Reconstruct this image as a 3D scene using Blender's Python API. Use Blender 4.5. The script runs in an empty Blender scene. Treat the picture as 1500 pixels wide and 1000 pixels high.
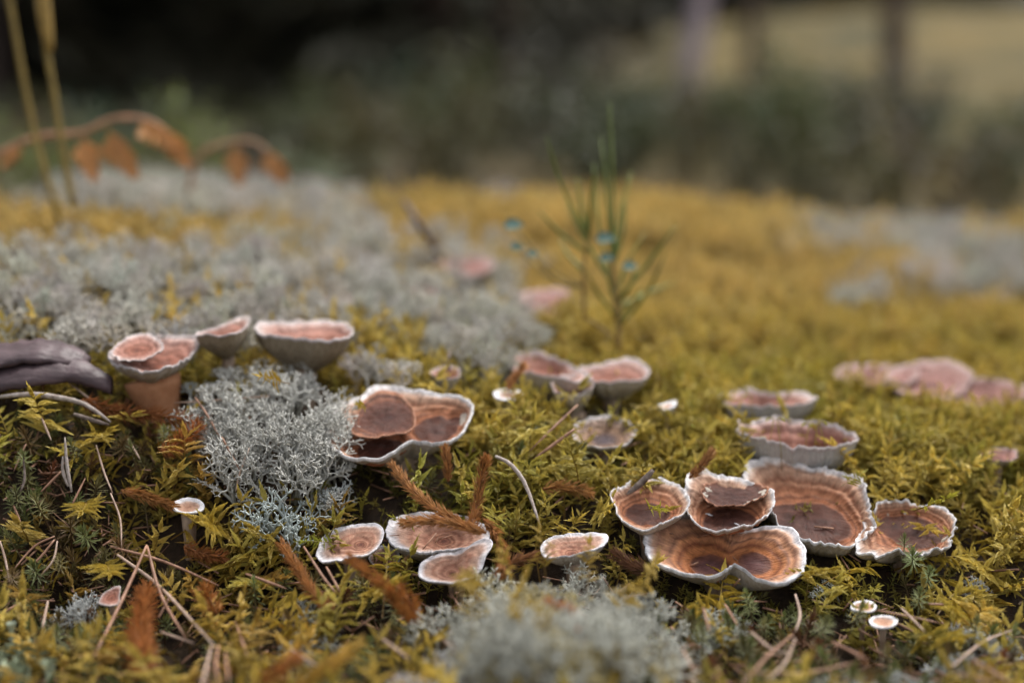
import bpy, math, random
import numpy as np
from mathutils import Vector, Matrix, Euler, noise as mnoise

random.seed(7)
RNG = np.random.default_rng(11)
SC = bpy.context.scene
COL = SC.collection
rad = math.radians

# ------------------------------------------------------------------ camera
PITCH = rad(11.0)
LENS = 50.0
FPX = 1500 * LENS / 36.0
CAM = np.array([0.0, 0.0, 0.20])
FWD = np.array([0, math.cos(PITCH), -math.sin(PITCH)])
UPV = np.array([0, math.sin(PITCH), math.cos(PITCH)])
RGT = np.array([1.0, 0, 0])
cam_data = bpy.data.cameras.new('camera')
cam = bpy.data.objects.new('camera', cam_data)
COL.objects.link(cam)
cam.location = CAM
cam.rotation_euler = (math.pi / 2 - PITCH, 0, 0)
cam_data.lens = LENS
cam_data.sensor_width = 36
cam_data.clip_start = 0.02
cam_data.clip_end = 300
cam_data.dof.use_dof = True
cam_data.dof.focus_distance = 0.552
cam_data.dof.aperture_fstop = 3.2
SC.camera = cam

# ------------------------------------------------------------------ sky and sun (overcast)
SUN_EL, SUN_AZ = rad(58), rad(28)        # azimuth measured from +y (ahead) towards +x
world = bpy.data.worlds.new('World')
SC.world = world
world.use_nodes = True
wt = world.node_tree
wt.nodes.clear()
sky = wt.nodes.new('ShaderNodeTexSky')
sky.sky_type = 'NISHITA'
sky.sun_disc = False
sky.sun_elevation = SUN_EL
sky.sun_rotation = SUN_AZ
sky.air_density = 1.0
sky.dust_density = 4.0
hs = wt.nodes.new('ShaderNodeHueSaturation')
hs.inputs['Saturation'].default_value = 0.22
bg = wt.nodes.new('ShaderNodeBackground')
bg.inputs['Strength'].default_value = 0.12
wo = wt.nodes.new('ShaderNodeOutputWorld')
wt.links.new(sky.outputs[0], hs.inputs['Color'])
wt.links.new(hs.outputs[0], bg.inputs[0])
wt.links.new(bg.outputs[0], wo.inputs[0])
sd = bpy.data.lights.new('sun', 'SUN')
sd.energy = 1.2
sd.angle = rad(24)
sd.color = (1.0, 0.96, 0.90)
sun = bpy.data.objects.new('sun', sd)
COL.objects.link(sun)
sdir = Vector((math.cos(SUN_EL) * math.sin(SUN_AZ), math.cos(SUN_EL) * math.cos(SUN_AZ), math.sin(SUN_EL)))
sun.rotation_euler = sdir.to_track_quat('Z', 'Y').to_euler()
sun.location = (0, 0, 8)
SC.view_settings.view_transform = 'Standard'
SC.view_settings.look = 'None'
SC.view_settings.gamma = 1
SC.view_settings.exposure = 1.35
SC.render.engine = 'CYCLES'
SC.cycles.use_denoising = True
SC.cycles.max_bounces = 6
SC.cycles.diffuse_bounces = 3
SC.cycles.glossy_bounces = 2
SC.cycles.transmission_bounces = 2
SC.cycles.transparent_max_bounces = 4
SC.cycles.caustics_reflective = False
SC.cycles.caustics_refractive = False


# ------------------------------------------------------------------ pixel helpers
def pix(u, v, depth):
    """point at this depth along the view axis behind photograph pixel (u, v)"""
    return CAM + depth * (FWD + (u - 750) / FPX * RGT - (v - 500) / FPX * UPV)


def unproject(P):
    P = np.atleast_2d(P) - CAM
    d = P @ FWD
    d = np.where(np.abs(d) < 1e-4, 1e-4, d)
    return 750 + FPX * (P @ RGT) / d, 500 - FPX * (P @ UPV) / d, d


# ------------------------------------------------------------------ the lie of the land (top of the moss)
CTRL = []
for u, rows in {
    -350: [(1000, .48), (880, .53), (760, .56), (660, .575), (590, .59), (520, .62), (440, .68), (360, .78), (300, .92)],
    60: [(1000, .47), (900, .525), (800, .55), (700, .563), (620, .578), (560, .60), (500, .63), (420, .69), (350, .78), (290, .95)],
    350: [(1000, .462), (900, .52), (800, .55), (700, .566), (620, .588), (540, .63), (480, .67), (420, .72), (350, .85), (295, 1.1)],
    750: [(1000, .452), (900, .51), (800, .548), (700, .572), (620, .61), (545, .66), (480, .74), (400, .92), (330, 1.15), (300, 1.35)],
    1100: [(1000, .458), (900, .52), (800, .553), (700, .583), (620, .63), (560, .69), (480, .83), (400, 1.02), (330, 1.35)],
    1450: [(1000, .47), (900, .53), (800, .562), (700, .60), (620, .66), (560, .74), (480, .90), (400, 1.12), (340, 1.45)],
    1850: [(1000, .49), (880, .55), (760, .60), (660, .66), (560, .78), (480, .96), (400, 1.2), (350, 1.5)],
}.items():
    for v, d in rows:
        CTRL.append(pix(u, v, d))
for x in (-.5, -.2, 0.1, .4):
    CTRL.append(np.array([x, .25, 0.005]))
    CTRL.append(np.array([x * 3, -.3, -0.01]))
for x in (-.9, -.3, .3, .9, 1.5):
    CTRL.append(np.array([x, 1.75, -.03]))
CTRL = np.array(CTRL)


def _tps(r):
    return np.where(r > 1e-9, r * r * np.log(np.maximum(r, 1e-9)), 0)


_n = len(CTRL)
_K = _tps(np.linalg.norm(CTRL[:, None, :2] - CTRL[None, :, :2], axis=2)) + 2e-4 * np.eye(_n)
_P = np.c_[np.ones(_n), CTRL[:, :2]]
_A = np.block([[_K, _P], [_P.T, np.zeros((3, 3))]])
_W = np.linalg.solve(_A, np.r_[CTRL[:, 2], np.zeros(3)])


def sstep(a, b, x):
    t = np.clip((x - a) / (b - a), 0, 1)
    return t * t * (3 - 2 * t)


def far_z(x, y):
    # forest floor behind the mound, rising to a grassy slope on the right
    rise = sstep(4, 22, y) * (0.30 + 0.75 * sstep(-2.0, 6.0, x + 0.02 * y))
    return -0.06 + rise + 0.03 * np.sin(x * 1.1 + y * .7) + .02 * np.sin(x * 2.3 - y * 1.7)


def top_z(x, y):
    """height of the moss surface"""
    x = np.atleast_1d(np.asarray(x, float)); y = np.atleast_1d(np.asarray(y, float))
    xc = np.clip(x, -1.0, 1.2); yc = np.clip(y, -.3, 1.8)
    out = np.empty(len(x))
    for s in range(0, len(x), 20000):
        q = np.c_[xc[s:s + 20000], yc[s:s + 20000]]
        out[s:s + 20000] = _tps(np.linalg.norm(q[:, None] - CTRL[None, :, :2], axis=2)) @ _W[:_n] + _W[_n] + q @ _W[_n + 1:]
    w = np.maximum(sstep(1.3, 2.1, y), np.maximum(sstep(1.1, 2.2, np.abs(x)), sstep(.2, -1.0, y)))
    return out * (1 - w) + far_z(x, y) * w


def hit(u, v, lift=0.0):
    """where the ray of photograph pixel (u, v) meets the moss surface raised by lift"""
    ds = np.linspace(.3, 2.2, 1500)
    P = CAM + ds[:, None] * (FWD + (u - 750) / FPX * RGT - (v - 500) / FPX * UPV)
    g = P[:, 2] - top_z(P[:, 0], P[:, 1]) - lift
    k = np.argmax(g < 0)
    if not (g < 0).any():
        k = len(ds) - 1
    return P[k], ds[k]


# ------------------------------------------------------------------ materials
def nmat(name):
    m = bpy.data.materials.new(name)
    m.use_nodes = True
    nt = m.node_tree
    for n in list(nt.nodes):
        if n.type not in ('OUTPUT_MATERIAL',):
            nt.nodes.remove(n)
    return m, nt, nt.nodes['Material Output']


def N(nt, typ, **kw):
    n = nt.nodes.new(typ)
    for k, v in kw.items():
        if k.startswith('i_'):
            n.inputs[k[2:].replace('_', ' ')].default_value = v
        else:
            setattr(n, k, v)
    return n


def ramp(nt, stops, interp='LINEAR'):
    r = nt.nodes.new('ShaderNodeValToRGB')
    cr = r.color_ramp
    cr.interpolation = interp
    while len(cr.elements) > 1:
        cr.elements.remove(cr.elements[-1])
    for i, (p, c) in enumerate(stops):
        e = cr.elements[0] if i == 0 else cr.elements.new(p)
        e.position = p
        e.color = (*c, 1)
    return r


def mixc(nt, fac, a, b, blend='MIX'):
    m = nt.nodes.new('ShaderNodeMix')
    m.data_type = 'RGBA'
    m.blend_type = blend
    for sock, val in ((m.inputs[0], fac), (m.inputs[6], a), (m.inputs[7], b)):
        if hasattr(val, 'is_linked') or isinstance(val, bpy.types.NodeSocket):
            nt.links.new(val, sock)
        else:
            sock.default_value = val if not isinstance(val, tuple) or len(val) == 4 else (*val, 1)
    return m.outputs[2]


def leaf_material(name, transl=0.3, rough=0.55, vary=0.25, scale=600, base_col=None, tip=None, spec=0.3):
    """plant tissue: colour from the 'tint' of the copy, turning to base_col at the foot (attribute h = 0)"""
    m, nt, out = nmat(name)
    at = N(nt, 'ShaderNodeAttribute', attribute_type='INSTANCER', attribute_name='tint')
    col = at.outputs['Color']
    no = N(nt, 'ShaderNodeTexNoise', i_Scale=scale, i_Detail=2.0)
    tc = N(nt, 'ShaderNodeTexCoord')
    nt.links.new(tc.outputs['Object'], no.inputs['Vector'])
    v = N(nt, 'ShaderNodeMapRange')
    v.inputs[1].default_value, v.inputs[2].default_value = .3, .7
    v.inputs[3].default_value, v.inputs[4].default_value = 1 - vary, 1 + vary
    nt.links.new(no.outputs[0], v.inputs[0])
    h = N(nt, 'ShaderNodeAttribute', attribute_type='GEOMETRY', attribute_name='h')
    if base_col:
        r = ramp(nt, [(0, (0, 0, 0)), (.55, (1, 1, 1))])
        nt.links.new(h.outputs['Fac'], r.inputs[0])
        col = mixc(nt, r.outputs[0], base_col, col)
    if tip:
        r = ramp(nt, [(.7, (0, 0, 0)), (1, (1, 1, 1))])
        nt.links.new(h.outputs['Fac'], r.inputs[0])
        col = mixc(nt, r.outputs[0], col, tip)
    hsv = N(nt, 'ShaderNodeHueSaturation')
    nt.links.new(col, hsv.inputs['Color'])
    nt.links.new(v.outputs[0], hsv.inputs['Value'])
    p = N(nt, 'ShaderNodeBsdfPrincipled')
    p.inputs['Roughness'].default_value = rough
    p.inputs['Specular IOR Level'].default_value = spec
    nt.links.new(hsv.outputs[0], p.inputs['Base Color'])
    if transl > 0:
        t = N(nt, 'ShaderNodeBsdfTranslucent')
        nt.links.new(hsv.outputs[0], t.inputs['Color'])
        mx = N(nt, 'ShaderNodeMixShader')
        mx.inputs[0].default_value = transl
        nt.links.new(p.outputs[0], mx.inputs[1])
        nt.links.new(t.outputs[0], mx.inputs[2])
        nt.links.new(mx.outputs[0], out.inputs[0])
    else:
        nt.links.new(p.outputs[0], out.inputs[0])
    return m


def plain_material(name, c1, c2, scale=200, rough=0.7, bump=0.3, stretch=None, transl=0, detail=4.0, spec=.3):
    m, nt, out = nmat(name)
    tc = N(nt, 'ShaderNodeTexCoord')
    vec = tc.outputs['Object']
    if stretch:
        mp = N(nt, 'ShaderNodeMapping')
        mp.inputs['Scale'].default_value = stretch
        nt.links.new(vec, mp.inputs['Vector'])
        vec = mp.outputs[0]
    no = N(nt, 'ShaderNodeTexNoise', i_Scale=scale, i_Detail=detail)
    nt.links.new(vec, no.inputs['Vector'])
    r = ramp(nt, [(.32, c1), (.68, c2)])
    nt.links.new(no.outputs[0], r.inputs[0])
    p = N(nt, 'ShaderNodeBsdfPrincipled')
    p.inputs['Roughness'].default_value = rough
    p.inputs['Specular IOR Level'].default_value = spec
    nt.links.new(r.outputs[0], p.inputs['Base Color'])
    if bump:
        b = N(nt, 'ShaderNodeBump')
        b.inputs['Strength'].default_value = bump
        b.inputs['Distance'].default_value = .3 / scale
        nt.links.new(no.outputs[0], b.inputs['Height'])
        nt.links.new(b.outputs[0], p.inputs['Normal'])
    if transl:
        t = N(nt, 'ShaderNodeBsdfTranslucent')
        nt.links.new(r.outputs[0], t.inputs['Color'])
        mx = N(nt, 'ShaderNodeMixShader')
        mx.inputs[0].default_value = transl
        nt.links.new(p.outputs[0], mx.inputs[1])
        nt.links.new(t.outputs[0], mx.inputs[2])
        nt.links.new(mx.outputs[0], out.inputs[0])
    else:
        nt.links.new(p.outputs[0], out.inputs[0])
    return m


def cap_material(name, stops, streak=.35, fine=1.0):
    """zoned mushroom cap: colour rings along the growth coordinate t (0 centre, .5 edge of the old disc, 1 margin)"""
    m, nt, out = nmat(name)
    at = N(nt, 'ShaderNodeAttribute', attribute_type='GEOMETRY', attribute_name='t')
    po = N(nt, 'ShaderNodeAttribute', attribute_type='GEOMETRY', attribute_name='pol')
    tc = N(nt, 'ShaderNodeTexCoord')
    n1 = N(nt, 'ShaderNodeTexNoise', i_Scale=110.0, i_Detail=3.0)
    nt.links.new(tc.outputs['Object'], n1.inputs['Vector'])
    ma = N(nt, 'ShaderNodeMath', operation='MULTIPLY_ADD')
    ma.inputs[1].default_value = .06
    nt.links.new(n1.outputs[0], ma.inputs[0])
    nt.links.new(at.outputs['Fac'], ma.inputs[2])
    sb = N(nt, 'ShaderNodeMath', operation='SUBTRACT')
    sb.inputs[1].default_value = .03
    nt.links.new(ma.outputs[0], sb.inputs[0])
    r = ramp(nt, stops)
    nt.links.new(sb.outputs[0], r.inputs[0])
    # radial fibres
    n2 = N(nt, 'ShaderNodeTexNoise', i_Scale=1.0, i_Detail=3.0)
    nt.links.new(po.outputs['Vector'], n2.inputs['Vector'])
    f = N(nt, 'ShaderNodeMapRange')
    f.inputs[1].default_value, f.inputs[2].default_value = .3, .7
    f.inputs[3].default_value, f.inputs[4].default_value = 1 - streak, 1 + streak
    nt.links.new(n2.outputs[0], f.inputs[0])
    # blotches and pores
    n3 = N(nt, 'ShaderNodeTexNoise', i_Scale=330.0, i_Detail=5.0, i_Roughness=.65)
    nt.links.new(tc.outputs['Object'], n3.inputs['Vector'])
    f3 = N(nt, 'ShaderNodeMapRange')
    f3.inputs[1].default_value, f3.inputs[2].default_value = .3, .7
    f3.inputs[3].default_value, f3.inputs[4].default_value = .68, 1.3
    nt.links.new(n3.outputs[0], f3.inputs[0])
    mu = N(nt, 'ShaderNodeMath', operation='MULTIPLY')
    nt.links.new(f.outputs[0], mu.inputs[0])
    nt.links.new(f3.outputs[0], mu.inputs[1])
    hsv = N(nt, 'ShaderNodeHueSaturation')
    nt.links.new(r.outputs[0], hsv.inputs['Color'])
    nt.links.new(mu.outputs[0], hsv.inputs['Value'])
    p = N(nt, 'ShaderNodeBsdfPrincipled')
    p.inputs['Specular IOR Level'].default_value = .12
    rr = N(nt, 'ShaderNodeMapRange')
    rr.inputs[3].default_value, rr.inputs[4].default_value = .38, .7
    nt.links.new(n3.outputs[0], rr.inputs[0])
    nt.links.new(rr.outputs[0], p.inputs['Roughness'])
    nt.links.new(hsv.outputs[0], p.inputs['Base Color'])
    ad = N(nt, 'ShaderNodeMath', operation='ADD')
    nt.links.new(n2.outputs[0], ad.inputs[0])
    nt.links.new(n3.outputs[0], ad.inputs[1])
    b = N(nt, 'ShaderNodeBump')
    b.inputs['Strength'].default_value = .55
    b.inputs['Distance'].default_value = .0011
    nt.links.new(ad.outputs[0], b.inputs['Height'])
    nt.links.new(b.outputs[0], p.inputs['Normal'])
    nt.links.new(p.outputs[0], out.inputs[0])
    return m


DISC = (.072, .028, .019)
CAPS = {
    'dark': cap_material('cap_dark_disc', [
        (0, (.048, .020, .016)), (.30, DISC), (.46, (.075, .028, .018)), (.50, (.24, .092, .045)), (.55, (.30, .115, .055)),
        (.59, (.13, .046, .023)), (.64, (.34, .145, .075)), (.70, (.20, .078, .040)), (.76, (.38, .19, .11)), (.80, (.22, .095, .055)),
        (.86, (.40, .24, .16)), (.90, (.27, .155, .105)), (.94, (.42, .31, .25)), (.965, (.56, .51, .49)), (1, (.62, .60, .60))], streak=.2),
    'tan': cap_material('cap_tan_zoned', [
        (0, (.085, .034, .027)), (.10, (.11, .042, .030)), (.18, (.22, .092, .062)), (.25, (.13, .050, .033)), (.33, (.34, .165, .105)),
        (.41, (.19, .078, .050)), (.50, (.40, .205, .135)), (.58, (.23, .10, .066)), (.67, (.43, .24, .165)), (.74, (.28, .135, .09)),
        (.81, (.46, .28, .205)), (.88, (.40, .265, .21)), (.925, (.52, .44, .42)), (.955, (.62, .59, .60)), (1, (.64, .62, .65))], streak=.16),
    'orange': cap_material('cap_orange_zoned', [
        (0, (.10, .045, .042)), (.22, (.085, .036, .032)), (.43, (.10, .038, .024)), (.5, (.27, .095, .034)), (.56, (.33, .125, .048)),
        (.62, (.16, .055, .026)), (.68, (.38, .165, .075)), (.74, (.21, .098, .060)), (.80, (.42, .21, .115)), (.855, (.26, .135, .088)),
        (.90, (.45, .27, .18)), (.94, (.56, .46, .42)), (.965, (.65, .62, .63)), (1, (.68, .67, .69))], streak=.2),
    'inner': cap_material('cap_old_inner_layer', [
        (0, (.055, .024, .020)), (.30, DISC), (.6, (.095, .036, .024)), (.72, (.16, .062, .034)), (.84, (.085, .034, .022)), (.93, (.27, .12, .068)), (1, (.33, .17, .11))], streak=.25),
    'pink': cap_material('cap_pink_faded', [
        (0, (.15, .058, .040)), (.3, (.20, .078, .052)), (.5, (.30, .125, .085)), (.6, (.19, .075, .050)), (.7, (.36, .175, .13)),
        (.8, (.26, .125, .095)), (.9, (.40, .25, .21)), (.95, (.42, .33, .30)), (1, (.47, .42, .41))], streak=.2),
    'faded': cap_material('cap_dull_pink', [
        (0, (.15, .065, .052)), (.3, (.19, .085, .068)), (.5, (.27, .13, .105)), (.65, (.22, .105, .09)), (.8, (.29, .155, .13)), (.95, (.30, .19, .17)), (1, (.36, .28, .27))], streak=.25),
    'grey': cap_material('cap_grey_scaly', [
        (0, (.075, .058, .066)), (.3, (.095, .066, .064)), (.5, (.17, .10, .066)), (.62, (.25, .155, .10)), (.74, (.20, .13, .092)),
        (.86, (.30, .215, .17)), (.94, (.34, .30, .28)), (1, (.46, .43, .42))], streak=.5),
    'small': cap_material('cap_small_white_rim', [
        (0, (.42, .22, .14)), (.3, (.46, .265, .18)), (.55, (.50, .31, .225)), (.68, (.56, .42, .35)), (.76, (.70, .67, .67)), (1, (.74, .73, .75))], streak=.12),
}
M_UNDER = plain_material('mushroom_underside', (.30, .255, .20), (.45, .40, .345), scale=900, rough=.8, bump=.8, stretch=(1, 1, .35))
M_UNDER_G = plain_material('mushroom_underside_grey', (.31, .29, .275), (.45, .43, .41), scale=1000, rough=.8, bump=.9, stretch=(1, 1, .35))
M_UNDER_T = plain_material('mushroom_underside_tan', (.17, .13, .085), (.26, .21, .145), scale=700, rough=.8, bump=.6, stretch=(1, 1, .35))
M_STEM = plain_material('mushroom_stem', (.20, .13, .09), (.38, .29, .21), scale=500, rough=.8, bump=.6, stretch=(1, 1, .3))
M_STEM_O = plain_material('mushroom_stem_orange', (.30, .125, .055), (.42, .20, .10), scale=160, rough=.75, bump=.4)
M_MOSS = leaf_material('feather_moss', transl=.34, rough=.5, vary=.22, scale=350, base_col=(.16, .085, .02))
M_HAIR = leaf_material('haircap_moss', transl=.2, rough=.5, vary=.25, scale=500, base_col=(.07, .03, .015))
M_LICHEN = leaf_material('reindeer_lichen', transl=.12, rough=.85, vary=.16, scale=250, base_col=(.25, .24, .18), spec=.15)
M_DRY = leaf_material('dry_shoot', transl=.25, rough=.6, vary=.3, scale=300)
M_LEAF = leaf_material('leaf', transl=.25, rough=.45, vary=.2, scale=120)
M_NEEDLE = plain_material('pine_needle', (.17, .085, .05), (.36, .20, .13), scale=260, rough=.5, bump=.3, stretch=(1, 1, 1))
M_NEEDLE2 = plain_material('pine_needle_pale', (.26, .17, .12), (.44, .32, .25), scale=260, rough=.5, bump=.3)
M_TWIG = plain_material('twig_bark', (.07, .05, .042), (.24, .19, .16), scale=420, rough=.85, bump=.8)
M_TWIG_P = plain_material('pale_twig_bark', (.22, .17, .14), (.46, .40, .36), scale=420, rough=.8, bump=.6)
M_BARK = plain_material('purplish_bark', (.035, .022, .024), (.105, .070, .075), scale=160, rough=.5, bump=.7, stretch=(.4, 1, 1))


# ------------------------------------------------------------------ mesh helpers
class MB:
    def __init__(s):
        s.v = []; s.f = []; s.h = []

    def tube(s, pts, radii, n=4, h0=0., h1=1., cap=True):
        pts = [Vector(p) for p in pts]
        b = len(s.v); m = len(pts)
        up = Vector((.13, .27, .95))
        for i, p in enumerate(pts):
            t = (pts[min(i + 1, m - 1)] - pts[max(i - 1, 0)])
            if t.length < 1e-9:
                t = Vector((0, 0, 1))
            t.normalize()
            a = t.cross(up)
            if a.length < .1:
                a = t.cross(Vector((1, .1, 0)))
            a.normalize()
            c = t.cross(a)
            for k in range(n):
                w = 2 * math.pi * k / n
                s.v.append(p + radii[i] * (math.cos(w) * a + math.sin(w) * c))
                s.h.append(h0 + (h1 - h0) * i / (m - 1))
        for i in range(m - 1):
            for k in range(n):
                s.f.append((b + i * n + k, b + i * n + (k + 1) % n, b + (i + 1) * n + (k + 1) % n, b + (i + 1) * n + k))
        if cap:
            s.f.append(tuple(b + (m - 1) * n + k for k in range(n)))
            s.f.append(tuple(b + k for k in reversed(range(n))))

    def leaf(s, p, d, nrm, L, W, bend=0., h=1., seg=1, fold=.25):
        """pointed leaf: seg=1 is a folded kite; more segments give a curved blade"""
        d = Vector(d).normalized(); nrm = Vector(nrm)
        side = d.cross(nrm)
        if side.length < 1e-6:
            side = d.cross(Vector((.3, .5, .8)))
        side.normalize()
        nr = side.cross(d).normalized()
        b = len(s.v)
        p = Vector(p)
        if seg == 1:
            mid = p + d * L * .45 + nr * bend * L * .3
            s.v += [p, mid + side * W * .5 + nr * fold * W, p + d * L + nr * bend * L, mid - side * W * .5 + nr * fold * W]
            s.h += [h] * 4
            s.f += [(b, b + 1, b + 2), (b, b + 2, b + 3)]
        else:
            s.v.append(p); s.h.append(h)
            for i in range(1, seg):
                q = i / seg
                c = p + d * L * q + nr * bend * L * q * q
                w = W * .5 * math.sin(math.pi * (q ** .8)) ** .8
                s.v += [c + side * w + nr * fold * w, c, c - side * w + nr * fold * w]
                s.h += [h] * 3
            s.v.append(p + d * L + nr * bend * L); s.h.append(h)
            e = len(s.v) - 1
            s.f += [(b, b + 1, b + 2), (b, b + 2, b + 3)]
            for i in range(seg - 2):
                o = b + 1 + i * 3
                s.f += [(o, o + 3, o + 4, o + 1), (o + 1, o + 4, o + 5, o + 2)]
            o = b + 1 + (seg - 2) * 3
            s.f += [(o, e, o + 1), (o + 1, e, o + 2)]

    def mesh(s, name, mat, smooth=True):
        me = bpy.data.meshes.new(name)
        me.from_pydata([tuple(v) for v in s.v], [], s.f)
        a = me.attributes.new('h', 'FLOAT', 'POINT')
        a.data.foreach_set('value', np.array(s.h, dtype=np.float32))
        me.materials.append(mat)
        if smooth:
            me.shade_smooth()
        return me


def link(name, me, parent=None, loc=None, rot=None, scl=None):
    o = bpy.data.objects.new(name, me)
    COL.objects.link(o)
    if parent is not None:
        o.parent = parent
    if loc is not None:
        o.location = loc
    if rot is not None:
        o.rotation_euler = rot
    if scl is not None:
        o.scale = (scl, scl, scl) if not hasattr(scl, '__len__') else scl
    return o


def tag(o, label=None, cat=None, group=None, kind=None, tint=None):
    if label: o['label'] = label
    if cat: o['category'] = cat
    if group: o['group'] = group
    if kind: o['kind'] = kind
    if tint is not None: o['tint'] = [float(c) for c in tint]
    return o


def empty(name, loc):
    o = bpy.data.objects.new(name, None)
    o.empty_display_size = .01
    COL.objects.link(o)
    o.location = loc
    return o


def smooth_path(P, n):
    """Catmull-Rom through the points, n samples"""
    P = np.asarray(P, float)
    if len(P) == 2:
        t = np.linspace(0, 1, n)[:, None]
        return P[0] * (1 - t) + P[1] * t
    Q = np.vstack([2 * P[0] - P[1], P, 2 * P[-1] - P[-2]])
    out = []
    for t in np.linspace(0, len(P) - 1 - 1e-6, n):
        i = int(t); f = t - i
        a, b, c, d = Q[i:i + 4]
        out.append(.5 * (2 * b + (c - a) * f + (2 * a - 5 * b + 4 * c - d) * f * f + (3 * b - a - 3 * c + d) * f ** 3))
    return np.array(out)


def nz(x, y=0., z=0.):
    return mnoise.noise(Vector((x, y, z)))


# ------------------------------------------------------------------ ground: one sheet to the horizon
def axis(lo, hi, step, far_lo, far_hi, grow=1.16):
    core = list(np.arange(lo, hi, step))
    a, s = hi, step
    while a < far_hi:
        core.append(a); s *= grow; a += s
    a, s = lo, step
    pre = []
    while a > far_lo:
        s *= grow; a -= s; pre.append(a)
    return np.array(pre[::-1] + core)


gx = axis(-.5, .6, .006, -90, 90)
gy = axis(.3, 1.2, .006, -12, 120)
X, Y = np.meshgrid(gx, gy)
Z = top_z(X.ravel(), Y.ravel()).reshape(X.shape)
near = (1 - sstep(1.6, 2.2, Y)) * (1 - sstep(1.0, 1.6, np.abs(X)))
for i in range(X.shape[0]):
    for j in range(X.shape[1]):
        if near[i, j] > .01:
            x, y = X[i, j], Y[i, j]
            Z[i, j] += near[i, j] * (-.017 + .006 * nz(x * 45, y * 45) + .004 * nz(x * 130, y * 130, 3))
nx, ny = len(gx), len(gy)
vv = np.c_[X.ravel(), Y.ravel(), Z.ravel()]
ii = np.arange((ny - 1) * nx).reshape(ny - 1, nx)[:, :-1].ravel()
ff = np.c_[ii, ii + 1, ii + nx + 1, ii + nx]
gm = bpy.data.meshes.new('ground')
gm.from_pydata(vv.tolist(), [], ff.tolist())
gm.shade_smooth()


def ground_material():
    m, nt, out = nmat('forest_floor')
    geo = N(nt, 'ShaderNodeNewGeometry')
    sep = N(nt, 'ShaderNodeSeparateXYZ')
    nt.links.new(geo.outputs['Position'], sep.inputs[0])
    nf = N(nt, 'ShaderNodeTexNoise', i_Scale=140.0, i_Detail=6.0, i_Roughness=.7)
    nt.links.new(geo.outputs['Position'], nf.inputs['Vector'])
    soil = ramp(nt, [(.3, (.012, .008, .005)), (.55, (.035, .022, .013)), (.75, (.075, .045, .024))])
    nt.links.new(nf.outputs[0], soil.inputs[0])
    nb = N(nt, 'ShaderNodeTexNoise', i_Scale=1.1, i_Detail=5.0, i_Roughness=.6)
    nt.links.new(geo.outputs['Position'], nb.inputs['Vector'])
    grass = ramp(nt, [(.36, (.026, .025, .005)), (.5, (.085, .062, .011)), (.66, (.135, .088, .020))])
    nt.links.new(nb.outputs[0], grass.inputs[0])
    litter = ramp(nt, [(.3, (.035, .027, .02)), (.7, (.09, .07, .045))])
    nt.links.new(nb.outputs[0], litter.inputs[0])
    # dry grass covers the open slope to the right, needle litter lies under the trees to the left
    mr = N(nt, 'ShaderNodeMath', operation='MULTIPLY_ADD')
    mr.inputs[1].default_value = -.10
    nt.links.new(sep.outputs[1], mr.inputs[0])
    nt.links.new(sep.outputs[0], mr.inputs[2])
    side = N(nt, 'ShaderNodeMapRange')
    side.inputs[1].default_value, side.inputs[2].default_value = -1.0, .2
    nt.links.new(mr.outputs[0], side.inputs[0])
    farc = mixc(nt, side.outputs[0], litter.outputs[0], grass.outputs[0])
    fy = N(nt, 'ShaderNodeMapRange')
    fy.inputs[1].default_value, fy.inputs[2].default_value = 1.6, 3.4
    nt.links.new(sep.outputs[1], fy.inputs[0])
    c = mixc(nt, fy.outputs[0], soil.outputs[0], farc)
    p = N(nt, 'ShaderNodeBsdfPrincipled')
    p.inputs['Roughness'].default_value = .9
    p.inputs['Specular IOR Level'].default_value = .2
    nt.links.new(c, p.inputs['Base Color'])
    b = N(nt, 'ShaderNodeBump')
    b.inputs['Strength'].default_value = .8
    b.inputs['Distance'].default_value = .003
    nt.links.new(nf.outputs[0], b.inputs['Height'])
    nt.links.new(b.outputs[0], p.inputs['Normal'])
    nt.links.new(p.outputs[0], out.inputs[0])
    return m


gm.materials.append(ground_material())
tag(link('ground', gm), 'dark forest floor rising into a mossy mound', 'ground', kind='structure')


# ------------------------------------------------------------------ background: trees and shrubs behind the mound
def spruce_mesh(seed, H):
    r = random.Random(seed)
    tr = MB()
    tr.tube([(0, 0, -.3), (.02, 0, H * .3), (0, .03, H * .65), (0, 0, H)], [.16, .13, .08, .015], 8)
    cr = MB()
    z = .05 * H
    while z < H:
        q = z / H
        Rm = (1 - q) * H * .17 + .1
        for k in range(7):
            az = r.uniform(0, 6.283); R = Rm * r.uniform(.65, 1.1)
            e = Vector((math.cos(az), math.sin(az), 0))
            for j in range(int(9 + R * 7)):
                t = r.uniform(.1, 1)
                p = e * R * t + Vector((0, 0, z - .28 * R * t + .12 * R * t * t))
                d = e.copy(); d.rotate(Euler((0, 0, r.uniform(-1.1, 1.1)))); d.z = r.uniform(-.8, .05)
                cr.leaf(p, d, (r.uniform(-.4, .4), r.uniform(-.4, .4), 1), r.uniform(.22, .42), r.uniform(.08, .15), bend=-.2)
        z += .024 * H
    return tr, cr


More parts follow.
